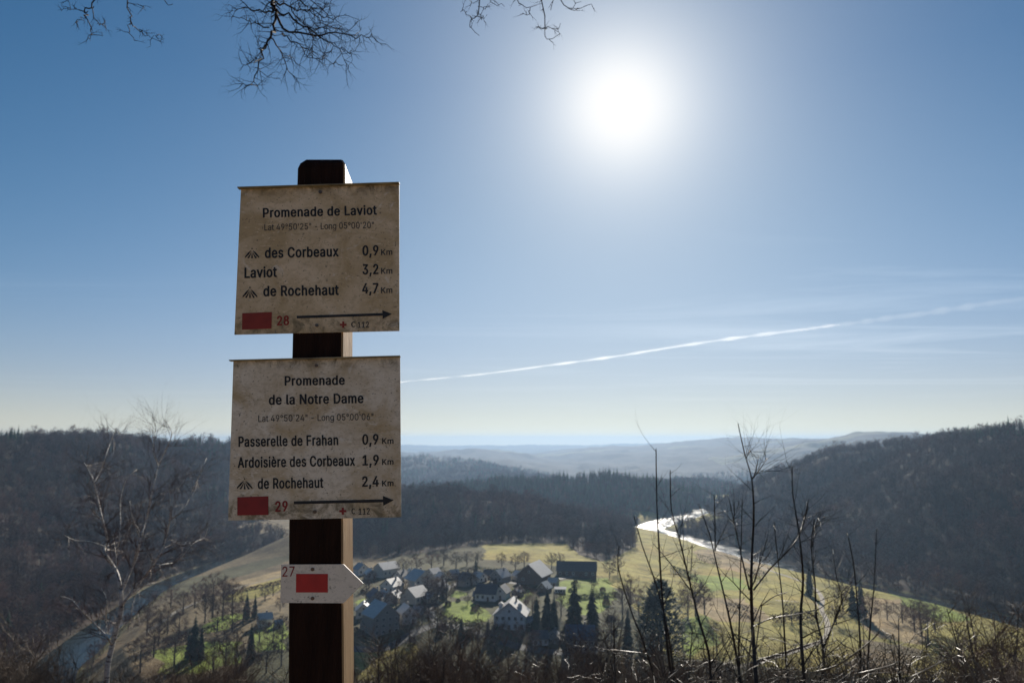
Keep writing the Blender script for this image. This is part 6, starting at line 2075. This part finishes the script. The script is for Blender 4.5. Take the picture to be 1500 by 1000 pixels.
stem_thing('sapling', 'straight whip-like sapling, rightmost of the tall row', 'sapling', [(zr([(335, 435), (326, 640), (311, 800), (300, 1000)]), 2.0, 3.5)], 7.8, 11, 4, twigs=5)
stem_thing('sapling', 'bushy-topped sapling with many fine drooping twigs by the footpath', 'sapling',
           [(zr([(108, 400), (96, 500), (110, 640), (115, 760), (138, 860), (140, 1000)]), 2.2, 5), (zr([(175, 510), (190, 620), (208, 700), (170, 800), (138, 880)]), 1.6, 3.2),
            (zr([(240, 640), (200, 720), (160, 830)]), 1.4, 2.8), (zr([(124, 380), (108, 440), (100, 500)]), 1.3, 2)], 9.0, 12, 5, twigs=26, tl=.55, dep=2)
stem_thing('sapling', 'low sapling stub in the thicket under the tan field', 'sapling', [(zr([(415, 750), (417, 850), (420, 1000)]), 1.6, 3.4)], 7.0, 13, 3, twigs=9, tl=.4)
stem_thing('sapling', 'short forked sapling in the thicket before the blue-roofed building', 'sapling', [(zs([(50, 760), (52, 860), (56, 1000)]), 2.2, 4), (zs([(10, 800), (34, 900), (54, 980)]), 1.6, 3)], 8.6, 14, 4, twigs=10, tl=.5)


def bramble(px, py, Y, seed, label, n=26, length=1.2):
    r_ = random.Random(seed)
    x = (px - 750) / F * Y
    gz = hz(x, Y)
    top = at_y(px, py, Y)[2]
    root = thing('bramble', label, 'bramble', (x, Y, gz), 0)
    mb = MB()
    H_ = top - gz
    for i in range(n):
        a = r_.uniform(0, 6.28)
        b = np.array([x + r_.uniform(-.25, .25), Y + r_.uniform(-.25, .25), gz - .05])
        out = r_.uniform(.15, .8) * length
        hh = H_ * r_.uniform(.55, 1.05)
        m = b + np.array([math.cos(a) * out * .35, math.sin(a) * out * .35, hh * .8])
        q = b + np.array([math.cos(a) * out * .8, math.sin(a) * out * .8, hh])
        e = b + np.array([math.cos(a) * out * 1.35, math.sin(a) * out * 1.35, hh * r_.uniform(.6, .98)])
        P = smooth_line([tuple(b), tuple(m), tuple(q), tuple(e)], 4)
        pts = [p + np.array([r_.gauss(0, .012), r_.gauss(0, .012), r_.gauss(0, .012)]) for p in P]
        rad = lin(.0045, .0016, len(pts))
        mb.tube(pts, rad, 4)
        sprout(mb, pts, rad, r_, 7, .28, 1, 0, .9, 3, .35, 2, .2)
    mb.build('stems', MAT['bramble'] if seed % 3 != 1 else MAT['sapling'], root)
    mount(root)


for i, (px, py, Y) in enumerate([(905, 925, 8.5), (955, 950, 7.6), (1010, 925, 7.8), (1060, 950, 6.8), (1110, 915, 7.6), (1150, 940, 6.6), (1195, 925, 7.4), (1240, 905, 7.8), (1275, 930, 6.9),
                                 (1310, 920, 7.6), (1350, 955, 7.2), (860, 955, 9.0), (820, 975, 9.5), (1390, 965, 8), (980, 975, 6.0), (1220, 970, 5.8)]):
    where = ['below the blue-roofed building', 'at the foot of the dark fir', 'under the lower green meadow', 'beneath the tallest sapling', 'beside the footpath bottom', 'before the footpath bend',
             'below the bushy-topped sapling', 'under the tan field strip', 'under the whip-like sapling', 'below the lower tan field', 'next to the big round bush', 'in front of the village conifers',
             'left of the conifers thicket', 'in front of the big round bush', 'at the picture bottom under the leaning sapling', 'at the picture bottom under the curved sapling'][i]
    bramble(px, py, Y, 500 + i, ('pale dry ' if (500 + i) % 3 != 1 else 'dark tangled ') + 'bramble ' + where, 24)


def dead_stem(pix, w, Y, seed, label):
    r_ = random.Random(seed)
    mb = MB()
    pts = trace(pix, Y, r_.uniform(-.5, .5), r_, .05, 3)
    rad = lin(w * Y / F / 2, w * .5 * Y / F / 2, len(pts))
    # the stem bends down to where it grows
    foot = pts[0]
    gz = hz(foot[0], foot[1])
    if foot[2] - gz > .1:
        pts = [np.array([foot[0] - .25, foot[1] + .1, gz - .05]), np.array([foot[0] - .12, foot[1], (gz + foot[2]) / 2])] + pts
        rad = [rad[0]] * 2 + rad
    mb.tube(pts, rad, 5)
    sprout(mb, pts, rad, r_, 5, .22, 1, 0, .9, 3, .4, 2, .2)
    o = mb.build('dead_stem', MAT['bramble'])
    tag(o, label, 'stem')


dead_stem(zs([(40, 872), (100, 878), (178, 886)]), 2.6, 6.2, 1, 'short pale dead stem lying level in front of the dark fir')
dead_stem(zs([(590, 780), (660, 750), (780, 730), (842, 712)]), 2.4, 5.6, 2, 'long sunlit dead stem rising across the footpath')
dead_stem(zs([(585, 920), (700, 885), (842, 838)]), 5, 9.5, 3, 'thick grey fallen stem slanting under the footpath bend')
dead_stem(zr([(95, 962), (190, 935), (290, 865), (345, 815)]), 3.0, 5.4, 4, 'bright dead stem hooked upward below the tan field')
dead_stem(zr([(260, 968), (330, 950), (400, 930), (436, 898)]), 3.4, 5.2, 5, 'bright crooked dead stem at the bottom beside round bush')
dead_stem(zr([(455, 980), (520, 948), (582, 916)]), 2.4, 5.8, 6, 'thin pale dead stem crossing the round bush')
dead_stem(zs([(250, 990), (300, 950), (340, 920), (350, 880)]), 2.6, 5.0, 7, 'small forked pale stem at the bottom between saplings')
dead_stem(zs([(620, 700), (670, 665), (720, 650)]), 1.8, 6.4, 8, 'thin pale dead stem high across the tallest sapling')


# ------------------------------------------------------------------ bare trees and shrubs of the slope in front
def slope_tree_mesh(seed, h, w, stems, fine):
    r_ = random.Random(seed)
    t, c = MB(), MB()
    for s_ in range(stems):
        a = s_ * 2.4 + r_.random()
        lean = (r_.uniform(.1, .5) if stems > 1 else r_.uniform(0, .1)) * w / 2
        top = np.array([math.cos(a) * lean * 1.6, math.sin(a) * lean * 1.6, h * r_.uniform(.8, 1.0)])
        b = np.array([math.cos(a) * .12 * (stems > 1), math.sin(a) * .12 * (stems > 1), -.4])
        P = [b + (top - b) * f + np.array([r_.gauss(0, .1), r_.gauss(0, .1), 0]) * min(1, f * 3) * (1 - f) for f in np.linspace(0, 1, 8)]
        r0 = h * (.013 if stems == 1 else .0075)
        rad = lin(r0, .012, 8)
        t.tube(P, rad, 6)
        for k in range(fine // stems):
            f = r_.uniform(.22, 1)
            i = min(int(f * 7), 6)
            p = P[i] + (P[i + 1] - P[i]) * (f * 7 - i)
            aa = r_.uniform(0, 6.28)
            d = unit(np.array([math.cos(aa), math.sin(aa), r_.uniform(.5, 1.5)]))
            twig(c, p, d, w * .5 * (1.15 - .7 * f) * r_.uniform(.6, 1.1), .045 * (1.15 - .8 * f), 2, r_, -.04, 4, .18)
    return t.mesh('trunk', MAT['bark_dark']), c.mesh('crown', MAT['slope_twig'])


MAT['slope_twig'] = noise_mat('slope_twig', (.11, .074, .050), (.22, .155, .105), 2, .75, .2, per_object=.4)
SLOPE = [slope_tree_mesh(700, 10, 5.5, 1, 110), slope_tree_mesh(701, 10, 5.0, 1, 110), slope_tree_mesh(702, 8, 5.6, 8, 168), slope_tree_mesh(703, 8, 6.2, 10, 180)]
SLOPE_H = [10.6, 10.6, 8.6, 8.6]


def slope_tree(px, py, Y, k, label, group=None, wide=1.0):
    x = (px - 750) / F * Y
    gz = hz(x, Y)
    top = at_y(px, py, Y)[2]
    s_ = (top - gz) / SLOPE_H[k]
    if s_ < .08:
        return
    nm = 'bare_tree' if k < 2 else 'bare_shrub'
    root = thing(nm, label, 'tree' if k < 2 else 'shrub', (x, Y, gz), rng.uniform(0, 6.28), group)
    root.scale = (s_ * wide, s_ * wide, s_)
    link('trunk', SLOPE[k][0], root)
    link('crown', SLOPE[k][1], root)


slope_tree(645, 912, 40, 3, 'wide round bare shrub in front of the village lane', None, 1.0)
slope_tree(1432, 866, 24, 3, 'big dark round bush of bare upright twigs at the valley edge', None, 1.3)
slope_tree(1490, 890, 27, 3, 'dark bare bush at the right border behind the big round one', None, 1.1)
slope_tree(1385, 905, 30, 2, 'smaller bare bush beside the big round one', None, 1.0)
slope_tree(22, 905, 24, 3, 'dark bare bush in the left bottom corner', None, 1.1)
slope_tree(72, 928, 22, 2, 'bare bush between the left corner and the birch', None, 1.0)
slope_tree(112, 945, 26, 0, 'slim bare tree just left of the birch foot', None, 1.0)
groups_ = [('bare brown tree on the wooded slope below the village', 'bare trees on the slope below the village', 520, 900, 898, 965),
           ('bare tree low on the slope between birch and post', 'bare trees between birch and post', 190, 415, 940, 985),
           ('bare tree in the thicket under the striped meadows', 'bare trees under the meadows', 900, 1360, 915, 980)]
for lb, gr, x0, x1, y0, y1 in groups_:
    n = int((x1 - x0) / 15)
    for i in range(n):
        px = x0 + (i + rng.random()) * (x1 - x0) / n
        slope_tree(px, rng.uniform(y0, y1), rng.uniform(24, 48), rng.randrange(4), lb, gr, rng.uniform(.8, 1.1))
for i in range(6):
    slope_tree(5 + i * 24, rng.uniform(945, 985), rng.uniform(15, 26), 2 + i % 2, 'low bare bush along the bottom left slope', 'low bushes on the bottom left slope')
for i in range(6):
    slope_tree(1370 + i * 25, rng.uniform(930, 980), rng.uniform(14, 22), 2 + i % 2, 'low bare bush along the bottom right slope', 'low bushes on the bottom right slope')
